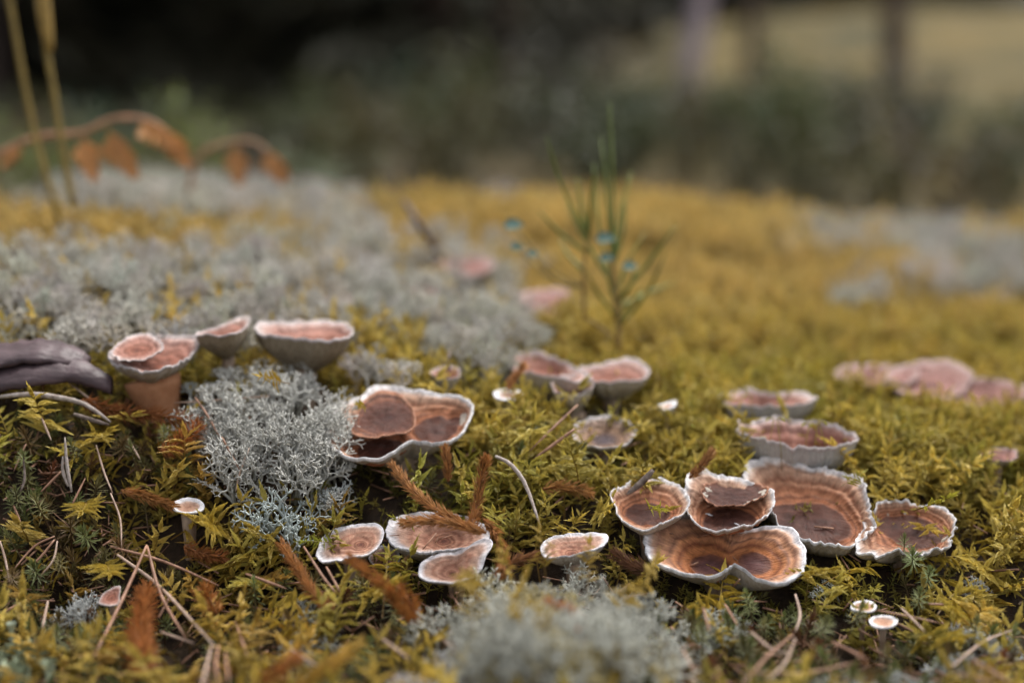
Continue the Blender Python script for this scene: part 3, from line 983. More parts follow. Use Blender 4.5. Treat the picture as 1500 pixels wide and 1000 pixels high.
# ------------------------------------------------------------------ plant prototypes
def moss_mesh(seed, L=.022, nb=15, bl=.0062, spread=.9, flat=0., W=.0011, droop=.25):
    r = random.Random(seed)
    m = MB()
    lean = Vector((r.uniform(-.2, .2), r.uniform(-.2, .2), 0))
    pts = smooth_path([(0, 0, 0), tuple(Vector((0, 0, L * .55)) + lean * L * .3), tuple(Vector((0, 0, L)) + lean * L)], 7)
    m.tube(pts, [.00045, .0004, .00038, .00035, .0003, .00025, .00015], 3, 0, .35)
    az = r.uniform(0, 6.28)

    def branch(p, d, ln, h0):
        d = Vector(d).normalized()
        nst = max(4, int(ln / .0008))
        up = Vector((0, 0, 1))
        side = d.cross(up)
        if side.length < .05:
            side = Vector((1, 0, 0))
        side.normalize()
        bend = -droop * r.uniform(.4, 1.5)
        q = Vector(p)
        dd = d.copy()
        for k in range(nst):
            f = k / nst
            dd = (dd + Vector((0, 0, bend / nst))).normalized()
            q = q + dd * ln / nst
            w = W * (1 - .55 * f) * (1 if k > 0 else .7)
            nrm = side.cross(dd)
            a = .55 - .25 * f
            for sg in (-1, 1):
                ld = dd * math.cos(a) + side * sg * math.sin(a) + nrm * r.uniform(-.1, .3)
                m.leaf(q - dd * .0004, ld, nrm + side * sg * .5, w * 1.55, w * .85, bend=-.1, h=h0 + (1 - h0) * f, fold=.15)
            if k % 2 == 0:
                m.leaf(q, dd + nrm * .35, nrm, w * 1.5, w * .8, h=h0 + (1 - h0) * f)
        m.leaf(q, dd, nrm, W * 1.8, W * .45, h=1.)
        m.leaf(p, d + Vector((0, 0, .0)), side.cross(d), ln * 1.08, W * 1.15, bend=bend * .5, h=h0 + .5 * (1 - h0), seg=5, fold=.3)
    for i in range(nb):
        f = .22 + .78 * (i + r.random() * .6) / nb
        f = min(f, 1)
        k = min(int(f * 6), 5)
        p = Vector(pts[k]).lerp(Vector(pts[k + 1]), f * 6 - k)
        az += 2.4 + r.uniform(-.4, .4)
        if flat and r.random() < flat:
            az = (0 if i % 2 else math.pi) + r.uniform(-.35, .35)
        el = r.uniform(.15, .75) * (1 if f < .85 else 1.5) / spread
        d = (math.cos(az) * math.cos(el), math.sin(az) * math.cos(el), math.sin(el))
        branch(p, d, bl * r.uniform(.65, 1.15) * (1.15 - .55 * f), .45 + .3 * f)
    branch(Vector(pts[-1]), Vector(pts[-1]) - Vector(pts[-2]), bl * .6, .8)
    return m.mesh('moss_shoot', M_MOSS, False)


MOSS_UP = [moss_mesh(100 + k, L=.020, nb=13, bl=.0062, W=.0015) for k in range(6)]
MOSS_FEATHER = [moss_mesh(120 + k, L=.025, nb=14, bl=.0085, flat=.8, droop=.5, W=.0017) for k in range(5)]


def haircap_mesh(seed, L=.016, ln=.0052):
    r = random.Random(seed)
    m = MB()
    m.tube([(0, 0, 0), (r.uniform(-.002, .002), r.uniform(-.002, .002), L)], [.0004, .0003], 4, 0, .3)
    tip = Vector(m.v[-1])
    az = 0
    for i in range(46):
        f = i / 45
        az += 2.4
        el = -.15 + 1.45 * f ** 1.4
        z = L * (.45 + .55 * f ** .7)
        d = Vector((math.cos(az) * math.cos(el), math.sin(az) * math.cos(el), math.sin(el)))
        m.leaf((tip.x * z / L, tip.y * z / L, z), d, (0, 0, 1), ln * (1.1 - .45 * f) * r.uniform(.8, 1.1), .00062, bend=.12 - .3 * (1 - f), h=.4 + .6 * f, seg=3, fold=.4)
    return m.mesh('haircap_shoot', M_HAIR, False)


HAIR = [haircap_mesh(140 + k) for k in range(4)]


def lichen_mesh(seed, L0=.0065, levels=6, r0=.00072, spread=.75):
    r = random.Random(seed)
    m = MB()

    def grow(p, d, rr, ln, lev, side=None):
        q1 = p + d * ln * .5 + Vector((r.gauss(0, 1), r.gauss(0, 1), r.gauss(0, .6))) * ln * .06
        d2 = (d + Vector((r.gauss(0, .18), r.gauss(0, .18), r.gauss(.05, .12)))).normalized()
        q2 = q1 + d2 * ln * .5
        hh = 1 - lev / levels
        m.tube([p, q1, q2], [rr, rr * .88, rr * .78], 5 if lev > 3 else 4 if lev > 1 else 3, hh, min(1, hh + 1 / levels), cap=(lev == 0))
        if lev == 0:
            return
        nb = 3 if r.random() < (.45 if lev > 2 else .3) else 2
        a0 = r.uniform(0, 6.28)
        u = d2.cross(Vector((.3, .8, .5))).normalized(); w = d2.cross(u)
        for k in range(nb):
            az = a0 + 6.283 * k / nb + r.uniform(-.4, .4)
            an = r.uniform(.55, 1.0) * spread * (1.0 if lev < 4 else .75)
            nd = d2 * math.cos(an) + (u * math.cos(az) + w * math.sin(az)) * math.sin(an)
            nd = (nd + Vector((0, 0, .12))).normalized()
            grow(q2 - d2 * rr * .3, nd, rr * .8, ln * r.uniform(.6, .86), lev - 1)
    grow(Vector((0, 0, 0)), Vector((r.uniform(-.15, .15), r.uniform(-.15, .15), 1)).normalized(), r0, L0, levels)
    return m.mesh('lichen_podetium', M_LICHEN)


LICHEN = [lichen_mesh(160 + k, L0=.0078, levels=5, r0=.00088, spread=.95) for k in range(8)]
LICHEN_S = [lichen_mesh(180 + k, L0=.0066, levels=5, r0=.0007, spread=.9) for k in range(4)]


def scatter(name, protos, P, rot, scl, idx, tint, label, cat):
    """ground cover: one object that plants copies of the prototypes on its points"""
    me = bpy.data.meshes.new(name)
    me.from_pydata(P.tolist(), [], [])
    me.attributes.new('rot', 'FLOAT_VECTOR', 'POINT').data.foreach_set('vector', rot.astype(np.float32).ravel())
    me.attributes.new('scl', 'FLOAT', 'POINT').data.foreach_set('value', scl.astype(np.float32))
    me.attributes.new('idx', 'INT', 'POINT').data.foreach_set('value', idx.astype(np.int32))
    me.attributes.new('tint', 'FLOAT_VECTOR', 'POINT').data.foreach_set('vector', tint.astype(np.float32).ravel())
    ob = link(name, me)
    ng = bpy.data.node_groups.new(name + '_nodes', 'GeometryNodeTree')
    ng.interface.new_socket('Geometry', in_out='INPUT', socket_type='NodeSocketGeometry')
    ng.interface.new_socket('Geometry', in_out='OUTPUT', socket_type='NodeSocketGeometry')
    gi = ng.nodes.new('NodeGroupInput'); go = ng.nodes.new('NodeGroupOutput')
    jn = ng.nodes.new('GeometryNodeJoinGeometry')
    for k, pm in enumerate(protos):
        po = bpy.data.objects.new(pm.name + '_source', pm)
        oi = ng.nodes.new('GeometryNodeObjectInfo')
        oi.inputs['Object'].default_value = po
        g2 = ng.nodes.new('GeometryNodeGeometryToInstance')
        ng.links.new(oi.outputs['Geometry'], g2.inputs[0])
        ng.links.new(g2.outputs[0], jn.inputs[0])
    iop = ng.nodes.new('GeometryNodeInstanceOnPoints')
    iop.inputs['Pick Instance'].default_value = True
    ng.links.new(gi.outputs[0], iop.inputs['Points'])
    ng.links.new(jn.outputs[0], iop.inputs['Instance'])

    def na(nm, typ):
        n = ng.nodes.new('GeometryNodeInputNamedAttribute')
        n.data_type = typ
        n.inputs['Name'].default_value = nm
        return n.outputs[0]
    e2r = ng.nodes.new('FunctionNodeEulerToRotation')
    ng.links.new(na('rot', 'FLOAT_VECTOR'), e2r.inputs[0])
    ng.links.new(e2r.outputs[0], iop.inputs['Rotation'])
    ng.links.new(na('idx', 'INT'), iop.inputs['Instance Index'])
    ng.links.new(na('scl', 'FLOAT'), iop.inputs['Scale'])
    ng.links.new(iop.outputs[0], go.inputs[0])
    md = ob.modifiers.new('planting', 'NODES')
    md.node_group = ng
    tag(ob, label, cat, kind='stuff')
    return ob


# ------------------------------------------------------------------ what grows where
def blob(u, v, cx, cy, rx, ry, soft=.35):
    d = np.sqrt(((u - cx) / rx) ** 2 + ((v - cy) / ry) ** 2)
    return 1 - sstep(1 - soft, 1 + soft, d)


def field(x, y, s, k=0.):
    """cheap smooth noise, roughly -1..1"""
    out = np.zeros(len(x))
    rr = np.random.default_rng(int(k * 10) + 3)
    for i in range(7):
        a = rr.uniform(0, 6.28); f = s * rr.uniform(.6, 1.6)
        out += np.sin((x * math.cos(a) + y * math.sin(a)) * f + rr.uniform(0, 6.28))
    return out / 3.2


def jitter_grid(x0, x1, y0, y1, st):
    xs, ys = np.meshgrid(np.arange(x0, x1, st), np.arange(y0, y1, st))
    p = np.c_[xs.ravel(), ys.ravel()] + RNG.uniform(-.5, .5, (xs.size, 2)) * st
    return p


def in_view(p, margin=400):
    z = top_z(p[:, 0], p[:, 1])
    u, v, d = unproject(np.c_[p, z])
    k = (u > -margin) & (u < 1500 + margin) & (v < 1130) & (d > .3)
    return p[k], z[k], u[k], v[k]


def under_cap(x, y, z, shrink=.86):
    k = np.zeros(len(x), bool)
    for (cx, cy, Rm, cz, shp) in FOOT:
        TH, R, ex, ey = shp[0]
        dx, dy = x - cx, y - cy
        near_ = (np.abs(dx) < Rm * 2) & (np.abs(dy) < Rm * 2)
        if not near_.any():
            continue
        lx = (dx * ex.x + dy * ex.y) / (ex.x ** 2 + ex.y ** 2); ly = dy / max(.3, ey.y)
        rr = np.interp(np.mod(np.arctan2(ly, lx), 2 * np.pi), TH, R, period=2 * np.pi)
        k |= near_ & (np.hypot(lx, ly) < rr * shrink)
    return k


def lichen_w(u, v):
    w = np.maximum.reduce([
        blob(u, v, 150, 440, 420, 75), blob(u, v, 420, 400, 230, 55), blob(u, v, 620, 430, 150, 60), blob(u, v, 690, 490, 95, 55),
        blob(u, v, 560, 550, 50, 25) * .6, blob(u, v, 280, 300, 200, 30) * .65, blob(u, v, 1330, 355, 180, 35), blob(u, v, 1440, 400, 130, 45),
        blob(u, v, 1260, 440, 50, 18) * .8, blob(u, v, 480, 320, 70, 25) * .7, blob(u, v, 800, 300, 90, 10) * .5])
    return w


def bare_w(u, v):
    """dark ground with haircap moss and litter instead of feather moss"""
    return np.maximum.reduce([
        blob(u, v, 60, 660, 200, 80), blob(u, v, 30, 800, 165, 150), blob(u, v, 60, 990, 380, 75) * .9, blob(u, v, 1200, 968, 430, 72), blob(u, v, 300, 900, 160, 60) * .6, blob(u, v, 520, 940, 120, 60) * .55, blob(u, v, 170, 810, 50, 50) * .6,
        blob(u, v, 660, 950, 120, 45) * .9, blob(u, v, 1080, 880, 130, 30) * .9, blob(u, v, 560, 865, 90, 28) * .6, blob(u, v, 560, 690, 90, 20) * .8, blob(u, v, 330, 960, 110, 45) * .6])


def clear_w(u, v):
    """no moss where a lichen bush or dry shoots stand"""
    return np.maximum.reduce([
        blob(u, v, 395, 632, 120, 98, .25), blob(u, v, 815, 925, 185, 100, .25), blob(u, v, 700, 995, 140, 40), blob(u, v, 225, 600, 110, 40) * .85,
        blob(u, v, 70, 575, 120, 40) * .9, blob(u, v, 212, 925, 35, 75) * .8, blob(u, v, 640, 845, 130, 40) * .7, blob(u, v, 650, 770, 100, 30) * .6,
        blob(u, v, 225, 725, 60, 25) * .7, blob(u, v, 440, 850, 45, 60) * .6, blob(u, v, 1280, 920, 60, 50) * .9])


# near moss
p = np.vstack([jitter_grid(-.45, .5, .33, .70, .0046), jitter_grid(-.62, .72, .70, 1.05, .0066), jitter_grid(-.9, 1.0, 1.05, 1.75, .0105)])
p, z, u, v = in_view(p)
lw = lichen_w(u, v); bw = bare_w(u, v)
rnd = RNG.random(len(p))
fl = field(p[:, 0], p[:, 1], 90, 1)
keep = (rnd > lw * .90) & (rnd > bw * .90) & (rnd > clear_w(u, v) * .96) & ~under_cap(p[:, 0], p[:, 1], z, .96) & (v > 312)
near_front = v > 690
keep &= ~(near_front & (RNG.random(len(p)) < .38 + .45 * (fl < -.15)))
p, z, u, v, fl = p[keep], z[keep], u[keep], v[keep], fl[keep]
n = len(p)
up = (RNG.random(n) < np.where((u > 740) & (v < 760), .9, .45)) | (v < 560)
YEL, GRN, ORG, OLV = np.array([.52, .40, .085]), np.array([.33, .31, .055]), np.array([.45, .26, .06]), np.array([.36, .27, .06])
f2 = field(p[:, 0], p[:, 1], 40, 2); f3 = field(p[:, 0], p[:, 1], 140, 3)
gw = np.clip(.25 + .35 * f2 + .25 * f3 + RNG.normal(0, .18, n), 0, 1)
ow = np.clip(-.05 + .3 * f3 + RNG.normal(0, .2, n) + .25 * blob(u, v, 100, 310, 250, 60) + .35 * (u < 480) * (v > 650) + .2 * (v > 860), 0, .9)
far_y = sstep(560, 430, v)
gw *= 1 - .75 * far_y
gw = np.clip(gw + .45 * blob(u, v, 640, 690, 190, 60), 0, 1)
tint = YEL * (1 - gw)[:, None] + GRN * gw[:, None]
tint = tint * (1 - ow)[:, None] + ORG * ow[:, None]
fw = (.75 * sstep(540, 400, v))[:, None]
tint = tint * (1 - fw) + np.array([.60, .44, .165]) * fw
tint *= RNG.uniform(.72, 1.2, (n, 1))
scl = RNG.uniform(.7, 1.2, n) * np.where(v < 500, 1.25, 1.0)
scl *= np.where(p[:, 1] > 1.05, 1.5, 1)
scl *= np.where(under_cap(p[:, 0], p[:, 1] + .012, z, 1.05), .5, np.where(under_cap(p[:, 0], p[:, 1] + .006, z, 1.3), .72, 1))
tl = RNG.normal(0, .32, n) + np.where(up, 0, .55)
rot = np.c_[tl, RNG.normal(0, .3, n), RNG.uniform(0, 6.28, n)]
# XYZ euler turns about the vertical last, so the tilt goes every way
zz = z - .021 + .003 * field(p[:, 0], p[:, 1], 55, 8) - np.where(up, 0, -.005)
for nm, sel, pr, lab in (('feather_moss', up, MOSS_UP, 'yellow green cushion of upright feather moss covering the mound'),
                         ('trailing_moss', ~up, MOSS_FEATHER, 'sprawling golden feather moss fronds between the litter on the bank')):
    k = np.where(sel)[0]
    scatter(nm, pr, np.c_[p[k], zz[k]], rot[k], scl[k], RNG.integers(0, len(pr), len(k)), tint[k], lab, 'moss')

# low dark green moss in the shaded gaps
p = jitter_grid(-.42, .46, .36, .68, .0058)
p, z, u, v = in_view(p)
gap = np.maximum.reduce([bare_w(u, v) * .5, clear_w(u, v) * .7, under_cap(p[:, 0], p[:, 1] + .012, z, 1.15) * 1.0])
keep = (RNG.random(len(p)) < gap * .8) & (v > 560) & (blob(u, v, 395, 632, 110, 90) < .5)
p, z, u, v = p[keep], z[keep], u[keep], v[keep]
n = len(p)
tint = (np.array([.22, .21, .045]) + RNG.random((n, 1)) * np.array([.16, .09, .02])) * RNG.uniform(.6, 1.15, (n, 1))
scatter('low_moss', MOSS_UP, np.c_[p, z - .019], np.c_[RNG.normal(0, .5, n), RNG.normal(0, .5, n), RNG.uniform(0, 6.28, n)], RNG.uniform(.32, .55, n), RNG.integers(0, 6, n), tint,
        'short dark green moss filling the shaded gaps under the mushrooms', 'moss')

# lichen carpet
p = np.vstack([jitter_grid(-.45, .3, .55, .78, .0092), jitter_grid(-.62, .8, .78, 1.75, .0155)])
p, z, u, v = in_view(p)
lw = lichen_w(u, v)
fl = field(p[:, 0], p[:, 1], 60, 4)
keep = (RNG.random(len(p)) < lw * (.85 + .3 * fl)) & ~under_cap(p[:, 0], p[:, 1], z)
p, z, u, v = p[keep], z[keep], u[keep], v[keep]
n = len(p)
LC = np.array([.51, .485, .425])
tint = LC * RNG.uniform(.82, 1.18, (n, 1)) * np.array([1, 1, 1]) + RNG.normal(0, .012, (n, 3))
rot = np.c_[RNG.normal(0, .25, n), RNG.normal(0, .25, n), RNG.uniform(0, 6.28, n)]
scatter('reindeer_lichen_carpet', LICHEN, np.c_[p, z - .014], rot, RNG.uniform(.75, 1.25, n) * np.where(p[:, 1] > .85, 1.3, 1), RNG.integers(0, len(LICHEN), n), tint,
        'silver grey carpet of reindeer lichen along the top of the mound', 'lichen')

# haircap moss on the dark ground
p = jitter_grid(-.4, .42, .36, .64, .0058)
p, z, u, v = in_view(p)
bw = bare_w(u, v)
rn = RNG.random(len(p))
keep = ((rn < .62 * bw) | (rn < .05)) & (v > 580) & (blob(u, v, 1280, 925, 50, 35) < .5) & ~under_cap(p[:, 0], p[:, 1], z, 1.0)
p, z, u, v = p[keep], z[keep], u[keep], v[keep]
n = len(p)
rd = np.clip(.3 + .45 * field(p[:, 0], p[:, 1], 120, 6) + RNG.normal(0, .25, n), 0, 1)[:, None]
tint = (np.array([.11, .125, .04]) * (1 - rd) + np.array([.14, .055, .025]) * rd) * RNG.uniform(.7, 1.5, (n, 1))
rot = np.c_[RNG.normal(-.25, .35, n) * 0 + RNG.normal(0, .4, n), RNG.normal(0, .35, n), RNG.uniform(0, 6.28, n)]
HAIR_PTS = (p, z, u, v)
scatter('haircap_moss_carpet', HAIR, np.c_[p, z - .016], rot, RNG.uniform(.7, 1.2, n), RNG.integers(0, len(HAIR), n), tint,
        'dark green and reddish star shaped haircap moss on the shaded bank', 'moss')

# litter: short broken bits of needle and stalk in the dark ground
m = MB()
lr = random.Random(31)
p = RNG.uniform([-.4, .36], [.42, .66], (9000, 2))
p, z, u, v = in_view(p)
bw = np.maximum(bare_w(u, v), clear_w(u, v))
k = (RNG.random(len(p)) < .12 + .7 * bw) & (v > 590)
for (x, y), zc in zip(p[k], z[k]):
    a = lr.uniform(0, 6.28); L = lr.uniform(.003, .012)
    d = Vector((math.cos(a), math.sin(a), lr.gauss(0, .35))) * L
    c = Vector((x, y, zc - lr.uniform(.003, .013)))
    m.tube([c - d * .5, c + d * .5 + Vector((0, 0, lr.gauss(0, .001)))], [lr.uniform(.0002, .0005)] * 2, 3)
tag(link('needle_litter', m.mesh('needle_litter', M_NEEDLE)), 'broken brown needle litter lying in the dark moss', 'litter', kind='stuff')


# ------------------------------------------------------------------ lichen bushes and sprigs that stand out
def lichen_bush(label, cu, cv, ru, rv, count, seed, size=1., fan=.5, tint=(.52, .53, .50), lift=.0, protos=None, yellow=0.):
    """podetia rooted on the ground over the pixel ellipse; the bush stands rv tall"""
    r = random.Random(seed)
    protos = protos or LICHEN
    b, d0 = hit(cu, cv + rv * .6)
    e = empty('reindeer_lichen', (b[0], b[1], b[2] - .012))
    for i in range(count):
        a = r.uniform(0, 6.28); q = math.sqrt(r.random())
        uu, vv2 = cu + ru * q * math.cos(a), cv + rv * q * math.sin(a) + 20
        g, d = hit(uu, vv2, lift * (1 - q * q))
        o = bpy.data.objects.new('branch', protos[i % len(protos)])
        COL.objects.link(o)
        o.parent = e
        o.location = Vector(g) - Vector(e.location) - Vector((0, 0, .014))
        o.rotation_euler = Euler((r.gauss(0, .2) + fan * .5 * (vv2 - cv) / rv * .5, r.gauss(0, .2) + fan * .6 * q * math.cos(a), r.uniform(0, 6.28)), 'ZYX') if False else Euler((r.gauss(.05, .22), r.gauss(0, .22) + fan * .5 * q * math.cos(a), 0))
        zr = Matrix.Rotation(r.uniform(0, 6.28), 4, 'Z')
        o.rotation_euler = (o.rotation_euler.to_matrix().to_4x4() @ zr).to_euler()
        s = size * r.uniform(.75, 1.15)
        o.scale = (s, s, s)
        w = r.uniform(.85, 1.12)
        tt = (.50, .42, .21) if (yellow and r.random() < yellow) else tint
        o['tint'] = [c * w for c in tt]
    tag(e, label, 'lichen')
    return e


lichen_bush('large silver grey reindeer lichen bush beside the large zoned mushroom', 395, 612, 108, 92, 92, 1, size=.95, lift=.006, tint=(.56, .55, .505))
lichen_bush('big out of focus lichen bush in front of the flat white rimmed mushroom', 815, 915, 160, 80, 95, 2, size=.95, yellow=.3, lift=.020, tint=(.50, .50, .44))
lichen_bush('pale out of focus lichen at the bottom below the big foreground bush', 700, 985, 120, 30, 26, 3, size=.8, tint=(.56, .55, .55))
lichen_bush('furry blue grey lichen sprig left of the round zoned mushroom', 432, 755, 28, 22, 5, 4, size=1.1, tint=(.44, .49, .47))
lichen_bush('thin forked lichen sprig in the shade under the large zoned mushroom', 515, 708, 20, 14, 3, 5, size=.8, tint=(.52, .54, .52), protos=LICHEN_S)
lichen_bush('white branching lichen sprig next to the tiny folded pink mushroom', 128, 876, 34, 16, 5, 6, size=.85, tint=(.56, .57, .55), protos=LICHEN_S)
lichen_bush('grey lichen tuft among fronds under the furry blue grey sprig', 440, 905, 32, 36, 8, 7, size=.8, tint=(.46, .49, .47), protos=LICHEN_S)
lichen_bush('lichen tuft beside the yellow frond under the front mushroom', 1025, 890, 45, 22, 7, 8, size=.8, tint=(.50, .52, .47), protos=LICHEN_S)
lichen_bush('sparse grey lichen patch in the litter to the side of the tiny pair', 1430, 930, 70, 35, 18, 9, size=.8, tint=(.48, .49, .47), protos=LICHEN_S)
lichen_bush('blurred lichen patch under the tiny pair of mushrooms', 1290, 985, 110, 22, 16, 10, size=.75, tint=(.46, .47, .45), protos=LICHEN_S)
lichen_bush('small white lichen sprig in the moss past the outermost fused mushroom', 1437, 812, 14, 10, 3, 11, size=.6, tint=(.52, .54, .52), protos=LICHEN_S)
lichen_bush('fine lichen sprig in the dark gap below the largest fused mushroom', 1228, 822, 12, 8, 2, 12, size=.65, tint=(.50, .53, .48), protos=LICHEN_S)
lichen_bush('grey lichen tuft standing against the foot of the orange stemmed mushroom', 268, 556, 14, 16, 3, 13, size=.75, tint=(.48, .51, .48), protos=LICHEN_S)


# cup lichen with leafy scales
def cup_lichen():
    b, d = hit(30, 960)
    e = empty('cup_lichen', (b[0], b[1], b[2] - .01))
    r = random.Random(3)
    M = leaf_material('cup_lichen_scales', transl=.1, rough=.8, vary=.2, scale=200, spec=.15)
    sm = MB()
    sm.leaf((0, 0, 0), (.3, 0, 1), (0, -1, .3), .0042, .0036, bend=.35, seg=4, fold=-.15)
    sm.leaf((.0006, 0, .0012), (.9, -.2, .8), (0, -1, .3), .003, .0026, bend=.3, seg=4, fold=-.15)
    sm.leaf((-.0004, 0, .0012), (-.8, -.3, .9), (0, -1, .3), .003, .0026, bend=.3, seg=4, fold=-.15)
    me = sm.mesh('scale', M)
    for i in range(70):
        g, _ = hit(30 + r.gauss(0, 24), 962 + r.gauss(0, 22), .002)
        o = link('scale', me, e, Vector(g) - e.location - Vector((0, 0, .002)), (r.gauss(.1, .4), r.gauss(0, .5), r.uniform(-1.5, 1.5)), r.uniform(.7, 1.3))
        w = r.uniform(.8, 1.2)
        o['tint'] = [.33 * w, .37 * w, .26 * w]
    cm = MB()
    cm.tube([(0, 0, 0), (0, 0, .004), (.0002, 0, .007), (.0002, 0, .0085)], [.0006, .0006, .0012, .0018], 12, cap=False)
    cm.tube([(.0002, 0, .0085), (.0002, 0, .0072), (.0002, 0, .007)], [.0017, .001, .0001], 12, cap=False)
    g, _ = hit(18, 945, .003)
    o = link('cup', cm.mesh('cup', M), e, Vector(g) - e.location)
    o['tint'] = [.36, .40, .30]
    tag(e, 'pale green leafy cup lichen on dark moss with one stalked cup', 'lichen')


cup_lichen()


# ------------------------------------------------------------------ dry clubmoss shoots
def place_path(pts, lift=.002):
    """pixel path lying on the moss; a point may carry its own lift (metres)"""
    out = []
    for q in pts:
        g, _ = hit(q[0], q[1], q[2] if len(q) > 2 else lift)
        out.append(g)
    return out


def clubmoss(label, pts, w=.0034, dens=1., tint=(.33, .135, .035), seed=0, name='dry_clubmoss_shoot', cat='dry shoot', sleek=.55, group=None, core=(.20, .075, .02), need_w=.00032):
    r = random.Random(seed)
    P = smooth_path(place_path(pts), 26)
    base = Vector(P[0])
    e = empty(name, base)
    Q = [Vector(q) - base for q in P]
    L = sum((Q[i + 1] - Q[i]).length for i in range(25))
    m = MB()
    m.tube(Q, [.0006 * (1 - .4 * i / 25) for i in range(26)], 5)
    o = link('stem', m.mesh('stem', M_DRY), e); o['tint'] = list(core)
    nm = MB()
    cnt = int(L / .00010 * dens)
    for i in range(cnt):
        t = r.random() ** .95 * 24.99
        k = int(t)
        p = Q[k].lerp(Q[k + 1], t - k)
        ax = (Q[k + 1] - Q[k]).normalized()
        s = Vector((r.gauss(0, 1), r.gauss(0, 1), r.gauss(0, 1)))
        s = (s - ax * s.dot(ax)).normalized()
        ang = sleek * r.uniform(.8, 1.5)
        end = 1 - .35 * max(0, (t - 20) / 5)
        d = ax * math.cos(ang) + s * math.sin(ang)
        nm.leaf(p + s * .0004, d, s, 1.38 * w * r.uniform(.7, 1.2) * end, need_w * 2.2, bend=r.uniform(-.25, .05), h=1)
    o = link('needles', nm.mesh('needles', M_DRY, False), e)
    o['tint'] = list(tint); o['kind'] = 'stuff'
    tag(e, label, cat, group)


clubmoss('long furry brown dry shoot lying below the orange stemmed mushroom', [(118, 586, .003), (170, 602, .004), (225, 608, .004), (292, 618, .003)], w=.0042, seed=1, tint=(.27, .105, .035), sleek=.8)
clubmoss('fuzzy rust coloured dry shoot against the foot of the large lichen bush', [(235, 660, .004), (262, 650, .006), (292, 622, .008)], w=.0045, seed=2, sleek=1.0, tint=(.34, .12, .03))
clubmoss('brown dry shoot pointing at the small pale stalked mushroom', [(178, 718, .005), (215, 728, .006), (255, 742, .005)], w=.0034, seed=3, tint=(.34, .16, .05))
clubmoss('thick upright furry rust shoot between crossed pine needles', [(212, 985, .004), (206, 930, .007), (215, 860, .009)], w=.0048, seed=4, sleek=.9, tint=(.36, .135, .035))
clubmoss('short rust coloured furry shoot tip in golden moss near crossed needles', [(318, 900, .003), (305, 875, .009), (297, 862, .012)], w=.0042, seed=5, sleek=1.0, tint=(.35, .14, .035))
clubmoss('dry clubmoss arm reaching up beside the large zoned mushroom', [(700, 778, .012), (650, 752, .014), (605, 718, .012), (576, 682, .010)], w=.0036, seed=6, tint=(.40, .19, .065), sleek=.5)
clubmoss('dry clubmoss arm lying across the wide zoned mushroom', [(712, 780, .014), (665, 768, .016), (625, 762, .016), (590, 766, .015)], w=.0036, seed=7, tint=(.40, .19, .065), sleek=.5)
clubmoss('dry clubmoss arm bent upright with a curled tip above the wide zoned mushroom', [(690, 778, .012), (698, 740, .014), (705, 700, .018), (712, 672, .024)], w=.0034, seed=8, tint=(.33, .14, .04), sleek=.6)
clubmoss('dry clubmoss arm hanging down past the pale mushroom with dark eye', [(708, 760, .012), (728, 785, .012), (738, 815, .010), (732, 842, .008)], w=.0038, seed=9, tint=(.38, .17, .055), sleek=.5)
clubmoss('short dry shoot tip between the large zoned mushroom and the reaching arm', [(657, 705, .004), (655, 680, .010), (653, 655, .014)], w=.003, seed=10, tint=(.33, .15, .05), sleek=.5)
clubmoss('long dry brown shoot under the furry blue grey lichen sprig', [(488, 895, .003), (460, 868, .005), (435, 830, .008), (412, 796, .010)], w=.0036, seed=11, tint=(.36, .155, .045), sleek=.55)
clubmoss('blurred rust shoot leaning over the smallest zoned mushroom', [(612, 915, .004), (585, 885, .010), (560, 855, .018), (512, 818, .026)], w=.0036, seed=12, tint=(.36, .145, .035), sleek=.6)
clubmoss('blurred rust side shoot beside the leaning one in the foreground', [(600, 915, .004), (605, 890, .008), (585, 862, .014)], w=.0040, seed=13, tint=(.34, .13, .03), sleek=.7)
clubmoss('golden bristly shoot at the bottom among mossy fronds', [(430, 1010, .004), (480, 975, .008), (528, 942, .010)], w=.0042, seed=14, tint=(.42, .26, .05), sleek=.6, dens=.7)
clubmoss('blurred orange shoot tip at the bottom beside the golden bristly shoot', [(385, 1000, .006), (405, 985, .010), (432, 962, .014)], w=.0036, seed=15, tint=(.40, .17, .05))
clubmoss('dry brown shoot tip behind the middle fused mushroom', [(1010, 700, .004), (1028, 682, .010), (1042, 662, .014)], w=.0034, seed=16, tint=(.36, .18, .07), sleek=.5)
clubmoss('dry brown shoot lying in moss right of the curved pale twig', [(795, 716, .004), (830, 712, .004), (865, 722, .003)], w=.0036, seed=17, tint=(.36, .18, .06), sleek=.7)
clubmoss('orange blurred shoot standing in the foreground lichen bush', [(852, 990, .010), (850, 940, .016), (842, 900, .020), (800, 880, .024)], w=.0026, seed=18, tint=(.46, .20, .07), sleek=.5)
clubmoss('dark brown shoot in shade left of the front fused mushroom', [(955, 838, .002), (925, 826, .003), (898, 812, .003)], w=.0040, seed=19, tint=(.13, .06, .03), sleek=.7)
clubmoss('forked orange shoot before the long pinkish mushroom', [(742, 572, .003), (752, 555, .008), (768, 536, .014)], w=.0034, seed=20, tint=(.48, .24, .10), sleek=.5)
clubmoss('rust brown shoot between the pale mushroom with dark eye and the lichen bush', [(722, 838, .003), (760, 820, .003), (795, 815, .002)], w=.0034, seed=21, tint=(.26, .12, .05), sleek=.6)
clubmoss('dry brown shoot half hidden in golden moss under the small stalked mushroom', [(270, 800, .002), (300, 812, .003), (330, 815, .002)], w=.0034, seed=22, tint=(.26, .10, .03), sleek=.8)


